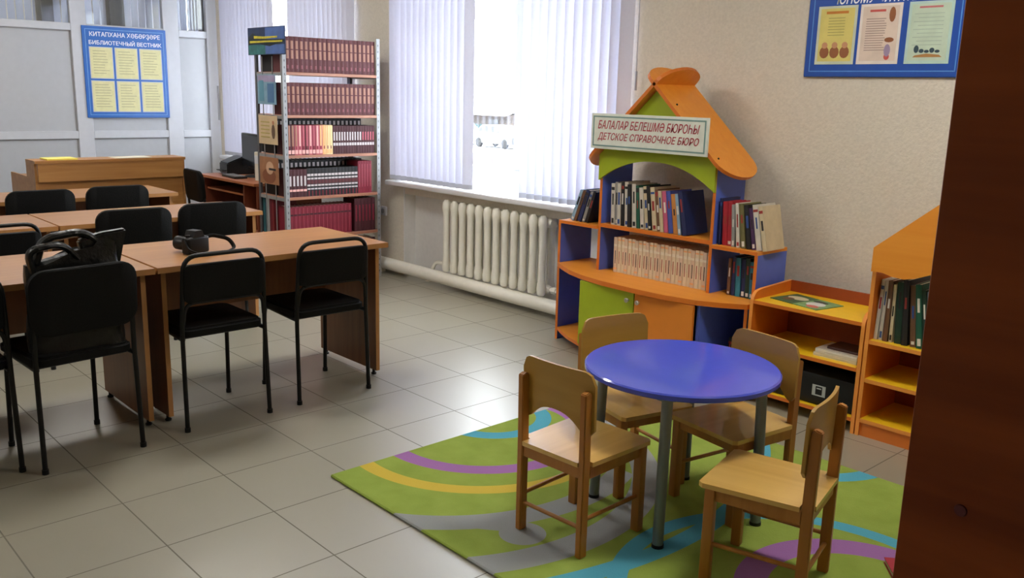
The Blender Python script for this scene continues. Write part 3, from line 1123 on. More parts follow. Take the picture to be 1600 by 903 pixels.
b.tube(fillet([(-0.068, 0.0, 0.07), (-0.11, 0.0, 0.075), (-0.19, 0.03, 0.05), (-0.20, 0.06, 0.006), (-0.08, 0.12, 0.006), (0.06, 0.11, 0.006), (0.075, 0.03, 0.03), (0.066, 0.0, 0.07)], 0.05, 5), 0.0045, seg=8, sx=2.2)
b.build('neck_strap', M_BLACKF, pc)

# ================================================================= RECEPTION COUNTER
rc = thing('reception_counter', 'oak coloured reception counter with a raised front in front of the white partition', 'counter', (-8.3, 2.73, 0))
b = MB(); b.box(-8.24, -7.97, 2.10, 3.345, 0.895, 0.918, m=0); b.build('top_shelf', [M_RECEP], rc, world=True, smooth=False)
b = MB(); b.box(-7.995, -7.975, 2.12, 3.325, 0.745, 0.895); b.build('upper_front', M_RECEP, rc, world=True, smooth=False)
b = MB(); b.box(-8.035, -8.015, 2.12, 3.325, 0.06, 0.745); b.build('lower_front', M_RECEP, rc, world=True, smooth=False)
for y0 in (2.10, 3.325):
    b = MB()
    b.prism([(-8.72, 0), (-8.0, 0), (-8.0, 0.895), (-8.235, 0.895), (-8.235, 0.775), (-8.72, 0.775)], 'xz', y0, y0 + 0.02)
    b.build('end_panel', M_RECEP, rc, world=True, smooth=False)
b = MB(); b.box(-8.72, -8.04, 2.12, 3.325, 0.73, 0.755); b.build('worktop', M_RECEP, rc, world=True, smooth=False)
b = MB()
b.box(-8.2, -8.0, 2.20, 2.44, 0.918, 0.93, bev=0.002)
b.box(-8.195, -8.005, 2.205, 2.435, 0.9301, 0.9312, m=1)
solo('paper_folder', b, [mat('yellow card', rgb(226, 214, 96), 0.6), mat('yellow card light', rgb(236, 226, 120), 0.6)], 'yellow folder lying on the left end of the counter top', 'folder')
b = MB()
b.box(-8.2, -8.02, 2.75, 3.04, 0.918, 0.921)
b.box(-8.19, -8.0, 2.77, 3.06, 0.9211, 0.9225)
solo('paper_sheets', b, M_PAPER, 'white sheets of paper lying in the middle of the counter top', 'paper')

# ================================================================= COMPUTER DESK
cd = thing('computer_desk', 'cherry wood computer desk under the window behind the counter', 'desk', (-7.55, 3.85, 0))
b = MB(); b.box(-8.12, -7.02, 3.52, 4.2, 0.725, 0.75, bev=0.003); b.build('desktop', M_PCDESK, cd, world=True, smooth=False)
for x0 in (-8.10, -7.30, -7.06):
    b = MB(); b.box(x0, x0 + 0.02, 3.56, 4.18, 0.0, 0.725); b.build('side_panel', M_PCDESKV, cd, world=True, smooth=False)
b = MB(); b.box(-8.08, -7.30, 4.14, 4.156, 0.3, 0.725); b.build('modesty_panel', M_PCDESKV, cd, world=True, smooth=False)
b = MB(); b.box(-8.06, -7.32, 3.58, 4.0, 0.615, 0.632); b.build('keyboard_tray', M_PCDESK, cd, world=True, smooth=False)
b = MB(); b.box(-7.28, -7.06, 3.58, 4.1, 0.30, 0.316); b.build('shelf', M_PCDESK, cd, world=True, smooth=False)

mo = thing('monitor', 'black flat monitor standing on the computer desk', 'monitor', (-7.585, 3.82, 0.75), R(-6))
b = MB(); b.box(-0.26, 0.26, -0.02, 0.02, 0.075, 0.385, bev=0.008, seg=2); b.build('casing', M_PLASTICB, mo)
b = MB(); b.box(-0.245, 0.245, -0.0215, -0.0195, 0.095, 0.37); b.build('screen', M_SCREEN, mo)
b = MB()
b.box(-0.03, 0.03, 0.0, 0.035, 0.01, 0.12, bev=0.006)
b.lathe([(0, 0), (0.11, 0), (0.105, 0.012), (0.03, 0.02), (0, 0.02)], (0, 0.02, 0), seg=24)
b.build('stand', M_PLASTICB, mo)
kb = thing('keyboard', 'keyboard in front of the monitor on the computer desk', 'keyboard', (-7.62, 3.64, 0.75), R(-4))
b = MB(); b.box(-0.15, 0.15, -0.06, 0.06, 0, 0.018, bev=0.004); b.build('keyboard_case', M_PLASTICB, kb)
b = MB()
for i in range(14):
    for j in range(4):
        b.box(-0.14 + i * 0.02, -0.124 + i * 0.02, -0.05 + j * 0.025, -0.03 + j * 0.025, 0.018, 0.023)
b.build('key_block', mat('grey keys', (0.22, 0.22, 0.23), 0.5), kb, smooth=False)
pr = thing('printer', 'black printer on the left end of the computer desk', 'printer', (-7.975, 3.84, 0.75), R(-8))
b = MB()
b.prism([(-0.13, 0), (0.14, 0), (0.14, 0.15), (0.02, 0.165), (-0.13, 0.105)], 'yz', -0.12, 0.12)
bmesh.ops.bevel(b.bm, geom=b.bm.edges[:], offset=0.01, segments=2, affect='EDGES')
b.build('printer_body', M_PLASTICB, pr)
b = MB(); b.box(-0.09, 0.09, -0.17, -0.125, 0.03, 0.036); b.build('paper_tray', M_PLASTICB, pr)
b = MB()
b.box(-7.27, -7.06, 3.66, 4.0, 0.75, 1.0, bev=0.006)
b.box(-7.255, -7.075, 3.655, 3.662, 0.90, 0.97, m=1)
solo('computer_case', b, [mat('beige plastic', rgb(206, 200, 184), 0.5), M_PVC], 'pale computer case on the desk, partly hidden by the bookshelf', 'computer')

# ================================================================= NOTICE BOARD ON THE PARTITION
nb = thing('notice_board', 'blue notice board with six cream sheets on the white partition', 'notice board', (PX + 0.002, 3.465, 1.206))
b = MB(); b.box(PX + 0.002, PX + 0.014, 3.05, 3.882, 1.206, 2.10, bev=0.003)
b.build('board_panel', M_BOARD, nb, world=True)
b = MB()
fr = [(3.078, 3.854, 1.234, 1.239), (3.078, 3.854, 2.066, 2.071), (3.078, 3.083, 1.234, 2.071), (3.849, 3.854, 1.234, 2.071)]
for y0, y1, z0, z1 in fr:
    b.box(PX + 0.014, PX + 0.0155, y0, y1, z0, z1)
b.build('border_line', M_BOARDL, nb, world=True, smooth=False)
text_obj('heading_text', 'КИТАПХАНА ХӘБӘРҘӘРЕ', nb, M_WHITE, (PX + 0.0152, 3.47, 2.018), 0.70, 0.056, '+x', bold=0.022)
text_obj('subheading_text', 'БИБЛИОТЕЧНЫЙ ВЕСТНИК', nb, M_WHITE, (PX + 0.0152, 3.47, 1.948), 0.72, 0.052, '+x', bold=0.022)
for j, (z0, z1) in enumerate(((1.60, 1.893), (1.272, 1.565))):
    for i in range(3):
        y0 = 3.115 + i * 0.246
        b = MB()
        b.box(PX + 0.014, PX + 0.016, y0 - 0.008, y0 + 0.218, z0 - 0.008, z1 + 0.008, m=1)
        b.box(PX + 0.016, PX + 0.0172, y0, y0 + 0.21, z0, z1, m=0)
        s = b.build('cream_sheet', [M_CREAMP, M_PVC], nb, world=True, smooth=False)
        b = MB()
        for k in range(9):
            zz_ = z1 - 0.035 - k * 0.027
            b.box(PX + 0.0172, PX + 0.0176, y0 + 0.025, y0 + 0.13 + 0.055 * random.random(), zz_, zz_ + 0.006)
        b.build('print_lines', mat('faint grey print', rgb(178, 176, 138), 0.7), s, world=True, smooth=False)

# ================================================================= NOTICE BOARD ON THE RIGHT
rb = thing('notice_board', 'deep blue notice board with three illustrated sheets on the beige wall', 'notice board', (-2.15, WY - 0.002, 1.672))
b = MB(); b.box(-2.548, -1.742, WY - 0.016, WY - 0.002, 1.672, 2.26, bev=0.003); b.build('board_panel', M_BOARDN, rb, world=True)
b = MB()
for x0, x1, z0, z1 in ((-2.52, -1.77, 1.698, 1.703), (-2.52, -1.77, 2.23, 2.235), (-2.52, -2.515, 1.698, 2.235), (-1.775, -1.77, 1.698, 2.235)):
    b.box(x0, x1, WY - 0.0175, WY - 0.016, z0, z1)
b.build('border_line', mat('mid blue board line', rgb(92, 150, 222), 0.4), rb, world=True, smooth=False)
text_obj('heading_text', 'ЮНОМУ ЧИТАТЕЛЮ', rb, M_WHITE, (-2.145, WY - 0.0172, 2.058), 0.50, 0.056, '-y', shear=0.25, bold=0.018)
sheets = [(-2.49, rgb(222, 208, 120), rgb(206, 214, 196)), (-2.262, rgb(226, 206, 190), rgb(236, 226, 218)), (-2.018, rgb(196, 214, 192), rgb(186, 214, 206))]
for k, (x0, c, ce) in enumerate(sheets):
    b = MB()
    b.box(x0, x0 + 0.212, WY - 0.018, WY - 0.016, 1.735, 2.024, m=1)
    b.box(x0 + 0.014, x0 + 0.198, WY - 0.019, WY - 0.018, 1.75, 2.012, m=0)
    s = b.build('printed_sheet', [mat('printed sheet tint %d' % k, c, 0.6, var=0.08, scale=12), mat('sheet edge tint %d' % k, ce, 0.6)], rb, world=True, smooth=False)
    b = MB()
    yf = WY - 0.0195
    if k == 0:
        b.box(x0 + 0.045, x0 + 0.165, yf, WY - 0.019, 1.985, 1.998, m=0)
        for q in range(7):
            b.box(x0 + 0.06, x0 + 0.15, yf, WY - 0.019, 1.962 - q * 0.014, 1.966 - q * 0.014, m=1)
        for q in range(3):
            cx = x0 + 0.05 + q * 0.055
            b.prism([(cx + 0.026 * math.cos(a * PI / 6), 1.795 + 0.03 * math.sin(a * PI / 6)) for a in range(12)], 'xz', yf, WY - 0.019, m=2)
            b.prism([(cx + 0.016 * math.cos(a * PI / 6), 1.83 + 0.016 * math.sin(a * PI / 6)) for a in range(12)], 'xz', yf - 0.0003, WY - 0.019, m=3)
        mats_ = [mat('orange print', rgb(206, 130, 50), 0.6), mat('olive print', rgb(180, 170, 96), 0.6), mat('brown print', rgb(150, 92, 56), 0.6), mat('skin tone print', rgb(206, 150, 110), 0.6)]
    elif k == 1:
        b.box(x0 + 0.05, x0 + 0.13, yf, WY - 0.019, 1.985, 1.996, m=0)
        for q in range(14):
            b.box(x0 + 0.035, x0 + 0.125 + 0.015 * random.random(), yf, WY - 0.019, 1.95 - q * 0.0115, 1.954 - q * 0.0115, m=1)
        for cx, cz, a_, c_, mi in ((0.165, 1.97, 0.016, 0.036, 2), (0.16, 1.85, 0.024, 0.012, 2), (0.155, 1.80, 0.016, 0.03, 3), (0.155, 1.77, 0.014, 0.016, 0)):
            b.prism([(x0 + cx + a_ * math.cos(a * PI / 6), cz + c_ * math.sin(a * PI / 6)) for a in range(12)], 'xz', yf - 0.0002 * mi, WY - 0.019, m=mi)
        mats_ = [mat('red print', rgb(206, 92, 84), 0.6), mat('grey brown print', rgb(170, 146, 136), 0.6), mat('brown print', rgb(150, 92, 56), 0.6), mat('lilac print', rgb(160, 140, 170), 0.6)]
    else:
        b.box(x0 + 0.05, x0 + 0.16, yf, WY - 0.019, 1.992, 2.001, m=0)
        for q in range(9):
            b.box(x0 + 0.03 + 0.02 * (q % 2), x0 + 0.17, yf, WY - 0.019, 1.965 - q * 0.018, 1.968 - q * 0.018, m=1)
        b.prism([(x0 + 0.04, 1.765), (x0 + 0.18, 1.765), (x0 + 0.165, 1.776), (x0 + 0.105, 1.782), (x0 + 0.05, 1.774)], 'xz', yf, WY - 0.019, m=2)
        for q, h in enumerate((0.03, 0.016, 0.012, 0.02, 0.012)):
            cx = x0 + 0.055 + q * 0.025
            b.prism([(cx + 0.012 * math.cos(a * PI / 6), 1.785 + h * (0.6 + 0.6 * math.sin(a * PI / 6))) for a in range(12)], 'xz', yf - 0.0003, WY - 0.019, m=3)
        mats_ = [mat('pink print', rgb(200, 120, 120), 0.6), mat('grey green print', rgb(168, 188, 172), 0.6), mat('ochre print', rgb(176, 128, 72), 0.6), mat('dark teal print', rgb(52, 74, 84), 0.6)]
    b.build('illustration', mats_, s, world=True, smooth=False)
# ================================================================= BOOKS


def book_mesh(name, t, h, d, cover, bands=(), page=None):
    """spine looks to -y; x 0..t, y 0..d, z 0..h; bands: (z from, z to, material, share of width)"""
    b = MB()
    c = min(0.003, t * 0.12)
    b.box(0, c, 0, d, 0, h)
    b.box(t - c, t, 0, d, 0, h)
    b.prism([(0, 0.004), (t * 0.12, 0.001), (t * 0.5, -0.001), (t * 0.88, 0.001), (t, 0.004), (t, 0.008), (0, 0.008)], 'xy', 0, h)
    b.box(c, t - c, 0.008, d - 0.004, 0.004, h - 0.004, m=1)
    mats = [cover, page or M_PAPER]
    for z0, z1, m, w in bands:
        if m not in mats:
            mats.append(m)
        x0, x1 = t * (0.5 - w / 2), t * (0.5 + w / 2)
        b.prism([(x0, 0.0035 if w > 0.9 else -0.0005), (t * 0.5, -0.0018), (x1, 0.0035 if w > 0.9 else -0.0005), (x1, 0.006), (x0, 0.006)], 'xy', z0 * h, z1 * h, m=mats.index(m))
    o = b.build(name, mats, smooth=False)
    COL.objects.unlink(o)
    me = o.data
    bpy.data.objects.remove(o)
    return me


def put_book(me, loc, rot, label, group, name='book', cat='book'):
    o = bpy.data.objects.new(name, me)
    COL.objects.link(o)
    o.location = loc
    o.rotation_euler = rot
    return tag(o, label, cat, group)


NTH = ['first', 'second', 'third', 'fourth', 'fifth', 'sixth', 'seventh', 'eighth', 'ninth', 'tenth', 'eleventh', 'twelfth', 'thirteenth', 'fourteenth', 'fifteenth', 'sixteenth', 'seventeenth', 'eighteenth', 'nineteenth', 'twentieth', 'twenty-first', 'twenty-second', 'twenty-third', 'twenty-fourth', 'twenty-fifth', 'twenty-sixth', 'twenty-seventh', 'twenty-eighth']

# ================================================================= TALL METAL BOOKSHELF
BX0, BX1, BY0, BY1 = -6.69, -6.25, 3.40, 4.275
bc = thing('bookshelf', 'tall metal library bookshelf with wooden boards and rows of red books', 'bookshelf', ((BX0 + BX1) / 2, (BY0 + BY1) / 2, 0))
for px, sx in ((BX0, 1), (BX1, -1)):
    for py, sy in ((BY0, 1), (BY1, -1)):
        b = MB()
        b.box(px, px + sx * 0.032, py, py + sy * 0.003, 0.0, 1.95)
        b.box(px, px + sx * 0.003, py + sy * 0.003, py + sy * 0.032, 0.0, 1.95)
        if px == BX1:
            for k in range(38):   # bolt holes of the angle posts
                b.box(px - 0.0005, px + 0.0006, py + sy * 0.013, py + sy * 0.021, 0.04 + k * 0.05, 0.056 + k * 0.05, m=1)
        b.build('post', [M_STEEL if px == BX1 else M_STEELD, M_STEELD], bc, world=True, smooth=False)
SHZ = [0.085, 0.40, 0.715, 1.04, 1.345, 1.665]
for z in SHZ:
    b = MB()
    b.box(BX0 + 0.004, BX1 - 0.001, BY0 + 0.004, BY1 - 0.004, z - 0.022, z, bev=0.002)
    s = b.build('shelf_board', M_SHELFW, bc, world=True, smooth=False)
    for yy in (BY0 + 0.0035, BY1 - 0.0065):
        b = MB()
        b.box(BX0 + 0.03, BX1 - 0.03, yy - 0.004, yy + 0.003, z - 0.03, z - 0.004)
        b.build('end_rail', M_STEEL, s, world=True, smooth=False)
for xr in (-6.56, -6.40):
    b = MB()
    b.tube([(xr, BY0 - 0.004, 0.05), (xr, BY0 - 0.004, 1.78)], 0.004, seg=8)
    b.build('end_wire', M_STEEL, bc, world=True)

M_MAR = mat('maroon book cloth', rgb(84, 28, 32), 0.6, var=0.12)
M_MARD = mat('dark maroon book cloth', rgb(66, 18, 26), 0.6, var=0.12)
M_WINE = mat('wine red book cloth', rgb(120, 18, 42), 0.55, var=0.1)
M_TAN = mat('gilt spine band', rgb(156, 108, 88), 0.55, var=0.1)
M_SILV = mat('silver spine band', rgb(196, 186, 186), 0.5, var=0.1)
M_BLK = mat('black book cloth', rgb(24, 22, 24), 0.6, var=0.1)
M_ROSE = mat('rose book cloth', rgb(178, 84, 96), 0.6)
M_PINK = mat('pale pink spine', rgb(222, 168, 160), 0.6)
M_PEACH = mat('peach spine', rgb(232, 176, 120), 0.6)
M_CREAMB = mat('cream yellow spine', rgb(228, 202, 150), 0.6)
PIR = PI / 2


def row(n, z, y0, y1, me_fn, label_fn, group, x=BX1 - 0.018, jit=0.003):
    w = (y1 - y0) / n
    for k in range(n):
        me = me_fn(k, w * 0.985)
        put_book(me, (x - random.uniform(0, jit), y0 + k * w, z), (0, 0, PIR), label_fn(k), group, 'volume')


_c = {}


def cached(key, fn):
    if key not in _c:
        _c[key] = fn()
    return _c[key]


M_DROSE = mat('dull rose spine label', rgb(128, 66, 72), 0.6)
enc = lambda k, w: cached(('enc', 1), lambda: book_mesh('volume', w, 0.262, 0.19, M_MAR, [(0.38, 0.62, M_TAN, 0.5), (0.65, 0.88, M_TAN, 0.5), (0.10, 0.2, M_DROSE, 0.35)]))
enc2 = lambda k, w: cached(('enc', 2), lambda: book_mesh('volume', w, 0.244, 0.19, M_MAR, [(0.38, 0.62, M_TAN, 0.5), (0.65, 0.88, M_TAN, 0.5), (0.10, 0.2, M_DROSE, 0.35)]))
row(20, SHZ[5], BY0 + 0.036, BY1 - 0.036, enc, lambda k: 'maroon volume with gilt spine bands on the top board of the tall metal bookshelf', 'maroon volumes on the top board')
row(20, SHZ[4], BY0 + 0.036, BY1 - 0.036, enc2, lambda k: 'maroon volume with gilt spine bands on the second board from the top', 'maroon volumes on the second board')
runs = [(M_MARD, M_TAN), (M_MAR, M_TAN), (M_ROSE, M_TAN), (M_ROSE, M_PINK), (M_WINE, M_ROSE), (M_MAR, M_ROSE), (M_ROSE, M_PINK), (M_WINE, M_ROSE), (M_ROSE, M_PINK), (M_ROSE, M_PEACH), (M_PEACH, M_PEACH), (M_CREAMB, M_PEACH), (M_CREAMB, M_CREAMB)]
rn = ['dark maroon', 'maroon', 'rose and gilt', 'rose and pink', 'wine red', 'maroon and rose', 'rose', 'wine and rose', 'pale rose', 'rose and peach', 'peach', 'cream and peach', 'cream']
row(13, SHZ[3], BY0 + 0.036, BY0 + 0.435,
    lambda k, w: book_mesh('volume', w, 0.228, 0.17, runs[k][0], [(0.30, 0.99, runs[k][1], 0.96 if k > 9 else 0.5), (0.19, 0.30, M_WINE, 1.0), (0.04, 0.17, M_PINK if k < 10 else M_PEACH, 0.8)]),
    lambda k: '%s volume, %s from the left on the third board from the top' % (rn[k], NTH[k]), 'rose to cream volumes on the third board')
row(16, SHZ[3], BY0 + 0.437, BY1 - 0.045,
    lambda k, w: cached(('m3', k >= 11), lambda: book_mesh('volume', w, 0.222, 0.17, M_MARD, [(0.48, 0.78, M_ROSE if k >= 11 else M_SILV, 0.5), (0.30, 0.40, M_SILV, 0.8)])),
    lambda k: 'dark maroon volume with %s spine bands in the right half of the third board' % ('rose' if k >= 11 else 'silver'), 'dark maroon volumes on the third board')
row(5, SHZ[2], BY0 + 0.036, BY0 + 0.195,
    lambda k, w: cached('m4a', lambda: book_mesh('volume', w, 0.215, 0.17, M_MARD, [(0.40, 0.76, M_SILV, 0.5), (0.2, 0.28, M_PINK, 0.9)])),
    lambda k: 'dark maroon volume with a tall silver spine panel, left end of the fourth board', 'silver panelled volumes on the fourth board')
row(15, SHZ[2], BY0 + 0.197, BY0 + 0.665,
    lambda k, w: cached('m4b', lambda: book_mesh('volume', w, 0.22, 0.17, M_BLK, [(0.60, 0.66, M_SILV, 0.85), (0.72, 0.80, M_SILV, 0.85), (0.36, 0.42, M_SILV, 0.85), (0.24, 0.29, M_SILV, 0.85), (0.44, 0.58, M_MAR, 0.9), (0.0, 0.2, M_WINE, 1.0)])),
    lambda k: 'black and maroon volume with four thin silver bands on the fourth board', 'black banded volumes on the fourth board')
row(5, SHZ[2], BY0 + 0.667, BY0 + 0.80,
    lambda k, w: cached('m4c', lambda: book_mesh('volume', w, 0.262, 0.17, M_WINE, [(0.2, 0.9, M_ROSE, 0.18)])),
    lambda k: 'tall wine red volume at the right end of the fourth board', 'tall wine red volumes on the fourth board')
row(16, SHZ[1], BY0 + 0.036, BY0 + 0.60,
    lambda k, w: cached('m5a', lambda: book_mesh('volume', w, 0.238, 0.17, M_WINE, [(0.05, 0.95, M_ROSE, 0.1), (0.7, 0.76, M_MARD, 0.9)])),
    lambda k: 'wine red volume in the left part of the fifth board, above the desk edge', 'wine red volumes on the fifth board')
row(6, SHZ[1], BY0 + 0.63, BY1 - 0.045,
    lambda k, w: cached('m5b', lambda: book_mesh('volume', w, 0.272, 0.17, M_MARD, [(0.3, 0.8, M_WINE, 0.4)])),
    lambda k: 'tall dark maroon volume at the right end of the fifth board', 'dark maroon volumes on the fifth board')
row(14, SHZ[0], BY0 + 0.036, BY1 - 0.045,
    lambda k, w: cached('m6', lambda: book_mesh('volume', w, 0.25, 0.17, M_MARD, [(0.3, 0.8, M_WINE, 0.4)])),
    lambda k: 'dark maroon volume on the lowest board, mostly hidden by the desk', 'dark maroon volumes on the lowest board')
# rear rows, spines to the back
for z, n, h, mt_, lab, grp, xb in ((SHZ[5], 14, 0.24, M_BLK, 'dark volume in the rear row of the top board', 'rear volumes on the top board', BX0 + 0.03),
                            (SHZ[3], 20, 0.272, M_BLK, 'tall dark volume in the rear row above the books of the third board', 'rear volumes on the third board', BX0 + 0.03),
                            (SHZ[2], 20, 0.268, M_BLK, 'tall dark volume in the rear row above the books of the fourth board', 'rear volumes on the fourth board', BX0 + 0.03)):
    w = (BY1 - BY0 - 0.08) / n
    me = book_mesh('volume', w * 0.98, h, 0.19, mt_, [(0.8, 0.93, M_SILV, 0.5)])
    for k in range(n):
        # placed the same way round as the front rows, behind them
        put_book(me, (xb + 0.19, BY0 + 0.038 + k * w, z), (0, 0, PIR), lab, grp, 'volume')
# binders at the near end of the rear half, spines to the side
binders = [('teal', rgb(36, 88, 96)), ('dark teal', rgb(28, 66, 76)), ('grey', rgb(150, 152, 150)), ('maroon', rgb(96, 24, 36)), ('dark red', rgb(110, 26, 34))]
for k, (nm, c) in enumerate(binders):
    me = book_mesh('binder', 0.034, 0.285, 0.2, mat(nm + ' binder cover', c, 0.6))
    put_book(me, (BX0 + 0.036 + k * 0.036, BY0 + 0.012, SHZ[1]), (0, 0, 0), '%s binder, spine to the side, near end of the fifth board' % nm, 'binders on the fifth board', 'binder', 'binder')

# picture cards hung on the near end of the bookshelf
M_DUSK = None


def picture(name, label, x0, x1, z0, z1, y, base, bits, cat='picture'):
    t = thing(name, label, cat, ((x0 + x1) / 2, y, z0))
    b = MB(); b.box(x0, x1, y - 0.004, y, z0, z1, bev=0.001); b.build('card', base, t, world=True, smooth=False)
    b = MB()
    mats_ = []
    for poly, m in bits:
        mats_.append(m)
        b.prism([(x0 + u * (x1 - x0), z0 + v * (z1 - z0)) for u, v in poly], 'xz', y - 0.0045 - 0.0003 * len(mats_), y - 0.0039, m=len(mats_) - 1)
    b.build('print', mats_, t, world=True, smooth=False)
    return t


def ell(cx, cy, a, c_, n=14):
    return [(cx + a * math.cos(2 * PI * k / n), cy + c_ * math.sin(2 * PI * k / n)) for k in range(n)]


sq = lambda a, b_, c, d: [(a, c), (b_, c), (b_, d), (a, d)]
M_NAVY = mat('dusk blue print', rgb(26, 44, 78), 0.4, var=0.3, scale=14)
M_LBLUE = mat('lake blue print', rgb(70, 100, 160), 0.4, var=0.2, scale=14)
M_DGREEN = mat('dark shore print', rgb(14, 28, 30), 0.4, var=0.3, scale=20)
M_TEALP = mat('teal shore print', rgb(40, 104, 104), 0.4, var=0.3, scale=20)
M_YELP = mat('yellow lettering print', rgb(190, 180, 40), 0.5, var=0.2, scale=40)
picture('picture', 'dark blue landscape picture with yellow lettering on the top corner of the bookshelf', -6.755, -6.165, 1.79, 1.995, BY0 - 0.012, M_NAVY, [
    (sq(0.48, 0.98, 0.55, 0.97), M_LBLUE), (sq(0.02, 0.5, 0.02, 0.38), M_TEALP), (sq(0.48, 0.98, 0.03, 0.36), M_LBLUE),
    ([(0.02, 0.36), (0.3, 0.40), (0.6, 0.30), (0.98, 0.46), (0.98, 0.52), (0.55, 0.56), (0.3, 0.62), (0.15, 0.8), (0.02, 0.66)], M_DGREEN),
    ([(0.18, 0.60), (0.45, 0.58), (0.8, 0.60), (0.8, 0.66), (0.45, 0.66), (0.18, 0.70)], M_YELP), ([(0.06, 0.44), (0.5, 0.45), (0.93, 0.44), (0.93, 0.5), (0.5, 0.51), (0.06, 0.52)], M_YELP)])
M_PA = mat('pale blue print', rgb(120, 156, 176), 0.5, var=0.2, scale=12)
M_PB = mat('lilac print tone', rgb(150, 140, 170), 0.5, var=0.2, scale=12)
picture('picture', 'bluish picture card on the end of the bookshelf, uppermost of three', -6.628, -6.335, 1.42, 1.645, BY0 - 0.010, M_PA, [(sq(0.03, 0.97, 0.75, 0.97), M_PB), (sq(0.1, 0.35, 0.1, 0.8), mat('teal print tone', rgb(86, 140, 160), 0.5)), (sq(0.55, 0.9, 0.06, 0.7), mat('deep blue print tone', rgb(70, 110, 150), 0.5))])
picture('picture', 'beige picture card with a standing figure on the end of the bookshelf', -6.630, -6.332, 1.115, 1.335, BY0 - 0.010, mat('beige print', rgb(196, 172, 136), 0.5, var=0.1, scale=14),
        [(sq(0.12, 0.6, 0.75 - 0.13 * k, 0.79 - 0.13 * k), mat('olive line print', rgb(166, 152, 84), 0.6)) for k in range(5)] + [(ell(0.8, 0.45, 0.09, 0.25), mat('dark figure print', rgb(92, 70, 52), 0.6)), (ell(0.8, 0.76, 0.05, 0.07), mat('face print', rgb(176, 120, 90), 0.6))])
picture('picture', 'brown portrait card on the end of the bookshelf, lowest of three', -6.635, -6.332, 0.805, 1.015, BY0 - 0.010, mat('brown portrait print', rgb(150, 104, 72), 0.5, var=0.2, scale=10),
        [(ell(0.5, 0.3, 0.36, 0.28), mat('chestnut print', rgb(124, 74, 48), 0.6)), (ell(0.55, 0.6, 0.2, 0.24), mat('light portrait print', rgb(196, 158, 128), 0.6)), (sq(0.5, 0.86, 0.52, 0.60), mat('dark portrait print', rgb(40, 32, 36), 0.6))])

# ================================================================= HOUSE-SHAPED CHILDREN'S BOOK UNIT
HL, HR = -3.925, -2.487
HB = 4.325          # back of the unit
hu = thing('house_bookcase', 'house-shaped book unit in orange, blue and lime green with a gable roof', 'bookcase', (-3.2, 4.1, 0))
curve = [(-3.925, 4.035), (-3.83, 3.975), (-3.70, 3.905), (-3.55, 3.85), (-3.35, 3.815), (-3.10, 3.805), (-2.90, 3.812), (-2.72, 3.845), (-2.60, 3.905), (-2.487, 3.985)]
outl = curve + [(HR, HB), (HL, HB)]


def brd(name, m=M_ORANGE, me=None):
    b = MB()
    return b


b = MB(); b.prism(outl, 'xy', 0.478, 0.505, m=0, me=1); b.build('counter', [M_ORANGE, M_ORANGED], hu, world=True, smooth=False)
inl = [(x, y + 0.012) for x, y in curve] + [(HR, HB), (HL, HB)]
b = MB(); b.prism(inl, 'xy', 0.06, 0.08, m=0, me=1); b.build('bottom_shelf', [M_ORANGE, M_ORANGED], hu, world=True, smooth=False)
b = MB(); b.box(HL + 0.018, HR - 0.018, 4.12, 4.14, 0, 0.06); b.build('plinth', M_BLUE, hu, world=True, smooth=False)


def panel(x0, x1, y0, y1, z0, z1, name='side_panel'):
    b = MB()
    b.box(x0, x1, y0 + 0.002, y1, z0, z1, m=0)
    b.box(x0 - 0.0004, x1 + 0.0004, y0, y0 + 0.002, z0, z1, m=1)
    return b.build(name, [M_BLUE, M_ORANGED], hu, world=True, smooth=False)


panel(HL, HL + 0.018, 4.035, HB, 0.0, 0.757)
panel(HR - 0.018, HR, 3.985, HB, 0.0, 0.478)
panel(HR - 0.018, HR, 4.04, HB, 0.505, 0.757)
for x0, z0, z1, nm in ((-3.558, 0.08, 0.478, 'divider'), (-2.722, 0.08, 0.478, 'divider')):
    b = MB(); b.box(x0, x0 + 0.016, 3.875, HB, z0, z1); b.build(nm, M_BLUE, hu, world=True, smooth=False)
b = MB(); b.box(HL + 0.018, HR - 0.018, HB - 0.008, HB, 0.08, 0.478); b.build('back_panel', M_BLUE, hu, world=True, smooth=False)
H0, H1, HF = -3.605, -2.778, 4.05
panel(H0, H0 + 0.018, HF, HB, 0.505, 1.20, 'house_wall')
panel(H1 - 0.018, H1, HF, HB, 0.505, 1.20, 'house_wall')
b = MB(); b.box(H0 + 0.018, H1 - 0.018, HF + 0.002, HB, 0.772, 0.794, m=0); b.box(H0 + 0.018, H1 - 0.018, HF, HF + 0.002, 0.772, 0.794, m=1)
b.build('shelf', [M_ORANGE, M_ORANGED], hu, world=True, smooth=False)
for xa, xb in ((HL, H0), (H1, HR)):
    b = MB(); b.box(xa, xb, 4.037, HB, 0.757, 0.776, m=0); b.box(xa, xb, 4.035, 4.037, 0.757, 0.776, m=1)
    b.build('wing_top', [M_ORANGE, M_ORANGED], hu, world=True, smooth=False)
xm = (H0 + H1) / 2
AP = 1.600
arch = [(H0, 1.055)] + [(xm + (H1 - H0) / 2 * u, 1.055 + 0.135 * (1 - abs(u) ** 2.2)) for u in [-0.92 + 1.84 * k / 22 for k in range(23)]] + [(H1, 1.055)]
b = MB(); b.prism(arch + [(H1, 1.205), (xm, AP - 0.01), (H0, 1.205)], 'xz', HF - 0.018, HF); b.build('gable_panel', M_GREEN, hu, world=True, smooth=False)
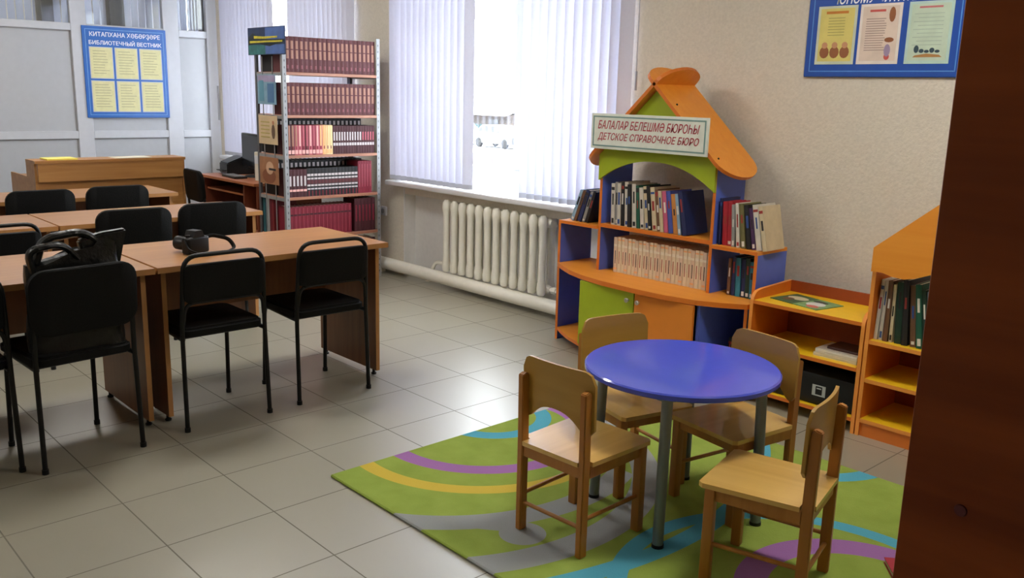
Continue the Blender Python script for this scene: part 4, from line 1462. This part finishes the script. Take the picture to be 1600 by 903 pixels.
# roof boards with rounded ends
ang = math.atan2(AP - 1.215, (H1 - H0) / 2)
RY0, RY1 = 3.99, HB + 0.02
for sgn in (1, -1):
    down, upx = 0.70, 0.14
    hw = (RY1 - RY0) / 2
    yc = (RY0 + RY1) / 2
    poly = []
    for k in range(13):
        a = -PI / 2 + PI * k / 12
        poly.append((down - 0.12 + 0.12 * math.cos(a), yc + hw * math.sin(a)))
    for k in range(13):
        a = PI / 2 + PI * k / 12
        poly.append((-(upx - 0.10) + 0.10 * math.cos(a), yc + hw * math.sin(a)))
    b = MB()
    vs = b.prism(poly, 'xy', 0.0, 0.02, m=0, me=1)
    for v in vs:
        u, y, w = v.co
        v.co = Vector((xm + sgn * (u * math.cos(ang) + w * math.sin(ang)), y, AP + 0.004 - u * math.sin(ang) + w * math.cos(ang)))
    bmesh.ops.recalc_face_normals(b.bm, faces=b.bm.faces[:])
    r_ = b.build('roof_board', [M_ORANGE, M_ORANGED], hu, world=True, smooth=False)
    b = MB()
    for u in (0.16, 0.56):
        for y in (RY0 + 0.045,):
            c = Vector((xm + sgn * (u * math.cos(ang) + 0.0215 * math.sin(ang)), y, AP + 0.004 - u * math.sin(ang) + 0.0215 * math.cos(ang)))
            b.ball(c, (0.006, 0.006, 0.006), u=10, v=6)
    b.build('screw_cap', M_PLASTICB, r_, world=True)
# doors
for x0, x1, m, kx in ((-3.542, -3.128, M_GREEN, -3.165), (-3.122, -2.722, M_DOOR, -3.088)):
    b = MB(); b.box(x0, x1, 3.838, 3.855, 0.085, 0.474, bev=0.0015)
    d = b.build('door', m, hu, world=True, smooth=False)
    b = MB()
    b.lathe([(0, 3.812), (0.010, 3.812), (0.014, 3.817), (0.012, 3.825), (0.006, 3.83), (0.006, 3.838), (0, 3.838)], (kx, 0, 0.425), axis='y', seg=16)
    b.build('knob', M_KNOB, d, world=True)

# the sign fixed to the front of the house
sg = thing('sign', 'white sign with red italic lettering on the roof of the house-shaped unit', 'sign', (-3.21, 3.985, 1.235))
b = MB(); b.box(-3.628, -2.80, 3.975, 3.987, 1.245, 1.448, bev=0.002); b.build('sign_board', mat('off white sign board', rgb(222, 226, 214), 0.5), sg, world=True)
b = MB()
for x0, x1, z0, z1 in ((-3.612, -2.816, 1.260, 1.268), (-3.612, -2.816, 1.426, 1.434), (-3.612, -3.604, 1.268, 1.426), (-2.824, -2.816, 1.268, 1.426)):
    b.box(x0, x1, 3.9735, 3.975, z0, z1)
b.build('sign_border', mat('grey green sign border', rgb(118, 150, 144), 0.5), sg, world=True, smooth=False)
M_RED = mat('dark red lettering', rgb(176, 64, 74), 0.5)
text_obj('upper_text', 'БАЛАЛАР БЕЛЕШМӘ БЮРОҺЫ', sg, M_RED, (-3.214, 3.9738, 1.385), 0.72, 0.050, '-y', shear=0.3, bold=0.016)
text_obj('lower_text', 'ДЕТСКОЕ СПРАВОЧНОЕ БЮРО', sg, M_RED, (-3.214, 3.9738, 1.315), 0.72, 0.050, '-y', shear=0.3, bold=0.016)

# ---------------------------------------------------------------- books on the house unit
CB = {n: mat('%s book cover' % n, rgb(*c), 0.55, var=0.08) for n, c in dict(white=(206, 200, 188), cream=(206, 190, 156), black=(28, 26, 28), grey=(150, 150, 146), green=(24, 88, 66), brown=(110, 76, 52), pink=(196, 92, 124), blue=(70, 84, 164), navy=(28, 40, 86), orange=(196, 130, 60), red=(166, 30, 44), teal=(44, 122, 140), olive=(110, 104, 62), dkgreen=(24, 54, 40), ltblue=(140, 172, 196), purple=(70, 42, 84)).items()}
CNAME = dict(dkgreen='dark green', ltblue='light blue')
MB_W = mat('white title patch', rgb(220, 216, 206), 0.6)
MB_K = mat('black title patch', rgb(36, 32, 34), 0.6)
MB_R = mat('red title patch', rgb(150, 50, 44), 0.6)
MB_B = mat('blue title patch', rgb(50, 80, 140), 0.6)


def shelf_of(items, x, y, z, where, group, name='book', cat='book'):
    """items: (colour, thickness, height, lean in degrees, depth); spines to the front"""
    random.seed(sum(map(ord, group)))
    n = len(items)
    for k, (c, t, h, lean, d) in enumerate(items):
        patch = random.choice([MB_W, MB_K, MB_R, MB_B]) if c not in ('white', 'cream') else random.choice([MB_K, MB_R, MB_B])
        z0 = random.uniform(0.45, 0.6)
        bands = [(z0, z0 + random.uniform(0.15, 0.3), patch, random.uniform(0.3, 0.6))]
        if random.random() < 0.45:
            bands.append((0.04, random.uniform(0.09, 0.16), MB_W if c not in ('white', 'cream') else patch, 0.6))
        if random.random() < 0.4:
            bands.append((0.84, random.uniform(0.88, 0.95), random.choice([MB_W, MB_K, MB_R, MB_B]), 0.9))
        me = book_mesh(name, t, h, d, CB[c], bands)
        a = R(lean)
        zz_ = z + (t * math.sin(a) if a > 0 else 0) + 0.0005
        xs = x + (-h * math.sin(a) if False else 0)
        put_book(me, (xs, y + random.uniform(0, 0.012), zz_), (0, a, 0), '%s book, %s from the left %s' % (CNAME.get(c, c), NTH[k], where), group, name, cat)
        nxt = items[k + 1][3] if k + 1 < n else lean
        x += t / math.cos(a) + 0.0012 + (max(0, (lean - nxt)) * 0.0050 if lean > nxt else 0)
    return x


ms = [('white', .026, .245, -2, .2), ('grey', .022, .255, -2, .2), ('white', .024, .25, -2, .2), ('black', .02, .26, -2, .2), ('white', .028, .262, -3, .2), ('black', .026, .25, -3, .2), ('white', .03, .255, -4, .2), ('green', .022, .25, -5, .2), ('white', .026, .24, -6, .2), ('cream', .026, .25, -7, .2), ('black', .022, .255, -7, .2), ('cream', .03, .25, -8, .2), ('brown', .024, .24, -8, .2), ('cream', .022, .235, -8, .2), ('pink', .030, .235, -8, .2), ('blue', .030, .24, -9, .2), ('orange', .030, .225, -9, .2), ('ltblue', .02, .23, -10, .2), ('navy', .03, .245, -12, .2)]
shelf_of(ms, H0 + 0.085, 4.062, 0.794, 'on the middle shelf under the green arch', 'books under the green arch')
lw = [('ltblue', .024, .205, 21, .17), ('brown', .022, .205, 21, .17), ('navy', .028, .21, 20, .17), ('grey', .02, .2, 19, .17), ('black', .022, .205, 18, .17)]
shelf_of(lw, HL + 0.062, 4.07, 0.776, 'on the left wing of the house-shaped unit', 'books on the left wing')
rw = [('navy', .014, .25, -1, .17), ('red', .028, .235, -3, .17), ('red', .028, .235, -3, .17), ('grey', .018, .225, -4, .17), ('white', .02, .235, -6, .17), ('olive', .026, .235, -8, .17), ('black', .026, .232, -9, .17), ('purple', .022, .22, -10, .17), ('white', .03, .24, -11, .17), ('cream', .024, .235, -12, .17)]
shelf_of(rw, H1 + 0.018, 4.07, 0.776, 'on the right wing of the house-shaped unit', 'books on the right wing')
rc_ = [('brown', .02, .2, 0, .16), ('navy', .022, .215, -1, .16), ('teal', .03, .21, -2, .16), ('navy', .026, .205, -2, .16), ('dkgreen', .026, .215, -2, .16), ('teal', .022, .2, -2, .16), ('black', .028, .21, -2, .16)]
shelf_of(rc_, H1 + 0.075, 4.10, 0.505, 'in the open box under the right wing', 'books under the right wing')
rb_ = [('black', .024, .2, 6, .17), ('brown', .018, .21, 6, .17), ('grey', .016, .2, 5, .17), ('navy', .028, .205, 0, .17), ('black', .034, .2, 0, .17)]
shelf_of(rb_, -2.66, 4.06, 0.080, 'in the lowest compartment right of the orange door', 'books in the lowest compartment')
nb_ = 26
M_BK1 = mat('cream booklet cover', rgb(220, 206, 176), 0.6, var=0.08)
M_BK2 = mat('pinkish booklet cover', rgb(214, 192, 166), 0.6, var=0.08)
wbk = (H1 - H0 - 0.036 - 0.09) / nb_
mA = book_mesh('booklet', wbk * 0.97, 0.215, 0.17, M_BK1, [(0.25, 0.6, MB_R, 0.2), (0.72, 0.80, M_PAPER, 0.9), (0.90, 0.94, M_PEACH, 0.9)])
mB = book_mesh('booklet', wbk * 0.97, 0.212, 0.17, M_BK2, [(0.25, 0.62, MB_K, 0.2), (0.74, 0.80, M_PAPER, 0.9), (0.08, 0.13, M_PEACH, 0.9)])
for k in range(nb_):
    put_book(mA if (k * 7) % 3 else mB, (H0 + 0.105 + k * wbk, 4.085 + 0.004 * (k % 3), 0.5055), (0, R(-1.0), 0), 'cream booklet, %s from the left in the row under the middle shelf' % NTH[k], 'cream booklets in the house-shaped unit', 'booklet', 'booklet')

# ================================================================= LOW ORANGE SHELF
LF, LB = 3.952, 4.325
L0, L1 = -2.455, -1.838
ls = thing('low_shelf', 'low orange and yellow open shelf beside the house-shaped unit', 'shelf', ((L0 + L1) / 2, (LF + LB) / 2, 0))
for x0 in (L0, L1 - 0.018):
    b = MB()
    pts = [(LF, 0.0), (LB, 0.0), (LB, 0.605), (LF + 0.09, 0.595)] + [(LF + 0.06 - 0.06 * math.sin(a * PI / 12), 0.53 + 0.062 * math.cos(a * PI / 12)) for a in range(7)]
    b.prism(pts, 'yz', x0, x0 + 0.018, m=0, me=1)
    b.build('side_panel', [M_ORANGED, mat('orange edge tape', rgb(236, 150, 62), 0.45)], ls, world=True, smooth=False)
for z, nm in ((0.076, 'shelf'), (0.322, 'shelf'), (0.545, 'top_board')):
    b = MB()
    b.box(L0 + 0.018, L1 - 0.018, LF + 0.004, LB - 0.012, z - 0.018, z, m=0)
    b.box(L0 + 0.018, L1 - 0.018, LF + 0.002, LF + 0.004, z - 0.018, z, m=1)
    b.build(nm, [M_YELLOW, M_ORANGED], ls, world=True, smooth=False)
b = MB(); b.box(L0 + 0.018, L1 - 0.018, LB - 0.012, LB, 0.06, 0.605); b.build('back_panel', mat('brown orange hardboard', rgb(150, 66, 22), 0.55), ls, world=True, smooth=False)

mg = thing('magazine', 'open green and white picture magazine lying on the yellow top of the low shelf', 'magazine', (-2.24, 4.13, 0.5452), R(-12))
b = MB()
b.box(-0.15, 0.0, -0.10, 0.10, 0, 0.004, m=0)
b.box(0.0, 0.15, -0.10, 0.10, 0, 0.004, m=1)
b.build('page_spread', [mat('dark green page', rgb(66, 96, 62), 0.5, var=0.3, scale=30), mat('green page', rgb(120, 158, 104), 0.5, var=0.3, scale=30)], mg, smooth=False)
b = MB()
for cx, cy, a_, c_, mi in ((-0.07, 0.02, 0.06, 0.04, 0), (-0.09, -0.03, 0.03, 0.03, 1), (0.07, -0.01, 0.05, 0.045, 2), (0.05, 0.05, 0.045, 0.02, 3), (0.09, -0.06, 0.035, 0.025, 4)):
    b.prism([(cx + a_ * math.cos(k * PI / 8), cy + c_ * math.sin(k * PI / 8)) for k in range(16)], 'xy', 0.0035, 0.0042 + 0.0002 * mi, m=mi)
b.build('illustration', [mat('cream illustration', rgb(206, 196, 160), 0.5), mat('brown illustration', rgb(110, 80, 50), 0.5), mat('white illustration', rgb(214, 214, 208), 0.5), mat('dark illustration', rgb(50, 60, 54), 0.5), mat('pink illustration', rgb(210, 110, 100), 0.5)], mg, smooth=False)

st = [(0.225, 0.165, 0.018, rgb(204, 196, 168), 'cream', 'bottom'), (0.215, 0.16, 0.02, rgb(216, 212, 200), 'white', 'middle'), (0.17, 0.13, 0.014, rgb(84, 50, 44), 'dark brown', 'top')]
zs = 0.3222
for w, d, h, c, nm, pos in st:
    me = book_mesh('book', h, w, d, mat('%s stacked cover' % nm, c, 0.6))
    put_book(me, (-1.882 - w, 4.00 + (0.03 if pos == 'top' else 0), zs + h), (0, PI / 2, 0), '%s book, %s of the small stack on the middle board of the low shelf' % (nm, pos), 'stack of books on the low shelf')
    zs += h + 0.0008

bx = thing('storage_case', 'black case with a small white emblem on the lowest board of the low shelf', 'case', (-2.10, 4.12, 0.0765))
b = MB(); b.box(-2.40, -1.865, 3.985, 4.27, 0.0765, 0.235, bev=0.012, seg=2); b.build('case_body', M_PLASTICB, bx, world=True)
b = MB()
for x0, x1, z0, z1 in ((-2.085, -2.015, 0.125, 0.131), (-2.085, -2.015, 0.174, 0.180), (-2.085, -2.068, 0.131, 0.174), (-2.032, -2.015, 0.131, 0.174), (-2.062, -2.038, 0.160, 0.166)):
    b.box(x0, x1, 3.9838, 3.986, z0, z1)
b.build('emblem', mat('grey white emblem', rgb(170, 176, 172), 0.5), bx, world=True, smooth=False)
b = MB(); b.tube(fillet([(-2.3, 3.987, 0.15), (-2.3, 3.972, 0.15), (-2.2, 3.972, 0.15), (-2.2, 3.987, 0.15)], 0.01), 0.005, seg=8); b.build('handle', M_PLASTICB, bx, world=True)

# ================================================================= TALL ORANGE SHELF
T0, T1 = -1.832, -1.10
ts = thing('tall_shelf', 'tall orange and yellow bookshelf with a house-like top beside the brown cabinet', 'shelf', ((T0 + T1) / 2, (LF + LB) / 2, 0))
for x0 in (T0, T1 - 0.018):
    b = MB()
    b.box(x0, x0 + 0.018, LF + 0.002, LB, 0.0, 0.905, m=0)
    b.box(x0, x0 + 0.018, LF, LF + 0.002, 0.0, 0.905, m=1)
    b.build('side_panel', [M_ORANGED, mat('orange edge tape', rgb(236, 150, 62), 0.45)], ts, world=True, smooth=False)
for z in (0.085, 0.283, 0.47):
    b = MB()
    b.box(T0 + 0.018, T1 - 0.018, LF + 0.004, LB - 0.012, z - 0.018, z, m=0)
    b.box(T0 + 0.018, T1 - 0.018, LF + 0.002, LF + 0.004, z - 0.018, z, m=1)
    b.build('shelf', [M_YELLOW, mat('orange edge tape', rgb(236, 150, 62), 0.45)], ts, world=True, smooth=False)
b = MB(); b.box(T0 + 0.018, T1 - 0.018, LF + 0.01, LF + 0.026, 0.0, 0.067); b.build('plinth', M_ORANGED, ts, world=True, smooth=False)
b = MB(); b.box(T0 + 0.018, T1 - 0.018, LB - 0.012, LB, 0.0, 0.60); b.build('back_panel', mat('brown orange hardboard', rgb(150, 66, 22), 0.55), ts, world=True, smooth=False)
b = MB()
tw = T1 - T0
low = [(0.0, 0.795), (0.05, 0.797), (0.10, 0.785), (0.15, 0.782), (0.20, 0.793), (0.27, 0.822), (0.35, 0.838)]
low = [(T0 + u, z) for u, z in low] + [(T1 - u, z) for u, z in low[::-1]]
top = [(T1, 0.905), (T0 + tw / 2 + 0.10, 1.128), (T0 + tw / 2, 1.15), (T0 + tw / 2 - 0.10, 1.128), (T0, 0.905)]
b.prism(low + top, 'xz', LF - 0.016, LF, m=0)
b.build('gable_panel', [M_ORANGE], ts, world=True, smooth=False)
tb = [('white', .016, .285, 2, .22), ('white', .016, .28, 1, .22), ('brown', .022, .285, 0, .22), ('cream', .014, .27, -1, .22), ('dkgreen', .03, .285, -3, .22), ('black', .026, .3, -4, .22), ('brown', .024, .28, -6, .22), ('green', .026, .29, -7, .22), ('dkgreen', .02, .27, -8, .22), ('ltblue', .016, .265, -9, .22), ('white', .028, .275, -10, .22), ('cream', .022, .275, -10, .22), ('grey', .02, .27, -10, .22), ('navy', .026, .27, -10, .22), ('olive', .02, .26, -10, .22)]
shelf_of(tb, T0 + 0.020, 3.985, 0.47, 'on the tall orange shelf by the brown cabinet', 'books on the tall orange shelf')

# ================================================================= CHILDREN'S TABLE
TC = (-1.885, 2.612)
kt = thing('kids_table', "round blue children's table with grey tube legs on the green rug", 'table', (*TC, 0.013), R(0))
b = MB()
b.lathe([(0.0, 0.552), (0.350, 0.552), (0.356, 0.557), (0.356, 0.571), (0.350, 0.576), (0.0, 0.576)], seg=72)
b.build('tabletop', M_BLUETOP, kt)
for k in range(4):
    a = R(-62 + 90 * k)
    lx, ly = 0.29 * math.cos(a), 0.29 * math.sin(a)
    b = MB()
    b.tube([(lx * 1.06, ly * 1.06, 0.0), (lx, ly, 0.55)], 0.0195, seg=16)
    lg = b.build('leg', M_GREYLEG, kt)
    b = MB(); b.lathe([(0, 0), (0.0215, 0), (0.0215, 0.012), (0, 0.012)], (lx * 1.06, ly * 1.06, 0), seg=16); b.build('foot', M_PLASTICB, lg)
    b = MB(); b.lathe([(0, 0.542), (0.045, 0.542), (0.045, 0.5515), (0, 0.5515)], (lx, ly, 0), seg=18); b.build('mounting_plate', M_GREYLEG, lg)

# ================================================================= CHILDREN'S CHAIRS


def kids_chair():
    t = thing('kids_chair', 'small wooden chair', 'chair', (0, 0, 0), 0, "children's chairs around the blue table")
    for s in (-1, 1):
        b = MB()   # rear post leans back above the seat
        pr_ = [(-0.178, 0.0), (-0.143, 0.0), (-0.143, 0.33), (-0.147, 0.580), (-0.160, 0.592), (-0.182, 0.585), (-0.178, 0.33)]
        x0 = s * 0.142 - 0.0125 if s > 0 else s * 0.142 - 0.0125
        b.prism(pr_, 'yz', x0, x0 + 0.025)
        bmesh.ops.bevel(b.bm, geom=b.bm.edges[:], offset=0.003, segments=2, affect='EDGES')
        b.build('rear_leg', M_PINE, t)
        b = MB()
        b.box(s * 0.150 - 0.0165, s * 0.150 + 0.0165, 0.125, 0.158, 0.0, 0.327, bev=0.003, seg=2)
        b.build('front_leg', M_PINE, t)
        b = MB()
        b.box(s * 0.146 - 0.009, s * 0.146 + 0.009, -0.143, 0.125, 0.285, 0.327)
        b.build('side_rail', M_PINE, t)
        b = MB()
        b.tube([(s * 0.143, -0.15, 0.135), (s * 0.150, 0.135, 0.135)], 0.0075, seg=10)
        b.build('side_stretcher', M_PINE, t)
    b = MB(); b.box(-0.134, 0.134, 0.132, 0.15, 0.285, 0.327); b.build('front_rail', M_PINE, t)
    b = MB(); b.box(-0.130, 0.130, -0.17, -0.152, 0.285, 0.327); b.build('rear_rail', M_PINE, t)
    b = MB(); b.tube([(-0.135, -0.16, 0.105), (0.135, -0.16, 0.105)], 0.0075, seg=10); b.build('rear_stretcher', M_PINE, t)
    b = MB()
    sp = [(-0.128, -0.18), (0.128, -0.18), (0.128, -0.139), (0.162, -0.139), (0.172, 0.165), (0.160, 0.18), (-0.160, 0.18), (-0.172, 0.165), (-0.162, -0.139), (-0.128, -0.139)]
    b.prism(sp, 'xy', 0.327, 0.343)
    b.build('seat', M_PLY, t)
    # backrest: bent plywood with rounded top corners and an arched lower edge, screwed to the front of the posts
    b = MB()
    N = 20
    zlo, zhi = 0.432, 0.652
    rows = []
    for k in range(N + 1):
        u = -1 + 2 * k / N
        x = u * 0.163
        e = 0.163 - abs(x)
        rt = 0.045
        ztop = zhi - (rt - math.sqrt(max(0, rt * rt - (rt - e) ** 2)) if e < rt else 0)
        rb2 = 0.02
        zb = zlo + (rb2 - math.sqrt(max(0, rb2 * rb2 - (rb2 - e) ** 2)) if e < rb2 else 0)
        if abs(u) < 0.74:
            zb += 0.062 * (1 - (abs(u) / 0.74) ** 2.4)
        yo = -0.018 * (1 - u * u)
        lean = lambda z: -0.141 - (z - 0.33) * 0.020
        rows.append([b.bm.verts.new((x, lean(z) + yo + d, z)) for z, d in ((zb, 0), (zb * 0.5 + ztop * 0.5, 0), (ztop, 0), (ztop, 0.011), (zb * 0.5 + ztop * 0.5, 0.011), (zb, 0.011))])
    for k in range(N):
        for i in range(6):
            j = (i + 1) % 6
            b.bm.faces.new((rows[k][i], rows[k + 1][i], rows[k + 1][j], rows[k][j]))
    for rw_ in (rows[0], rows[-1]):
        b.bm.faces.new(rw_)
    bmesh.ops.recalc_face_normals(b.bm, faces=b.bm.faces[:])
    b.build('backrest', M_PLY_SHADED, t, ang=30)
    return t


kc = kids_chair()
kc.location = (-2.015, 2.235, 0.013); kc.rotation_euler = (0, 0, R(2.5))
kc['label'] = 'small wooden chair left front of the blue table, its back to the camera'
dup(kc, (-1.40, 2.462, 0.013), R(104), 'small wooden chair right of the blue table, nearest the brown cabinet')
dup(kc, (-2.19, 2.715, 0.013), R(-104), 'small wooden chair left behind the blue table, beside the green door')
dup(kc, (-1.79, 2.838, 0.013), R(171), 'small wooden chair right behind the blue table, in front of the low shelf')

# ================================================================= BROWN CABINET AT THE RIGHT
C0, CY0, CY1 = -0.398, 1.0, 1.42
cb = thing('cabinet', 'tall dark red-brown wooden cabinet filling the right edge of the photo', 'cabinet', (0.05, 1.2, 0))
b = MB(); b.box(C0, 0.55, CY0, CY0 + 0.018, 0.0, 2.15, bev=0.0012); b.build('back_panel', M_CAB, cb, world=True)
b = MB(); b.box(C0, C0 + 0.018, CY0 + 0.018, CY1, 0.0, 2.15); b.build('side_panel', M_CAB, cb, world=True, smooth=False)
b = MB(); b.box(0.532, 0.55, CY0 + 0.018, CY1, 0.0, 2.15); b.build('side_panel', M_CAB, cb, world=True, smooth=False)
for z in (0.06, 0.45, 0.85, 1.25, 1.65, 2.13):
    b = MB(); b.box(C0 + 0.018, 0.532, CY0 + 0.018, CY1, z, z + 0.018); b.build('shelf', M_CAB, cb, world=True, smooth=False)
b = MB()
b.lathe([(0, CY0 - 0.002), (0.0065, CY0 - 0.002), (0.0075, CY0 + 0.001), (0, CY0 + 0.001)], (-0.333, 0, 1.108), axis='y', seg=18)
b.build('screw_cover', M_CABDOT, cb, world=True)

# small book lying on the rug beside the cabinet
me = book_mesh('book', 0.02, 0.24, 0.17, mat('crimson book cover', rgb(170, 40, 60), 0.5))
put_book(me, (-1.06, 2.72, 0.034), (0, R(90), R(40)), 'thin crimson book lying on the rug beside the brown cabinet', None)
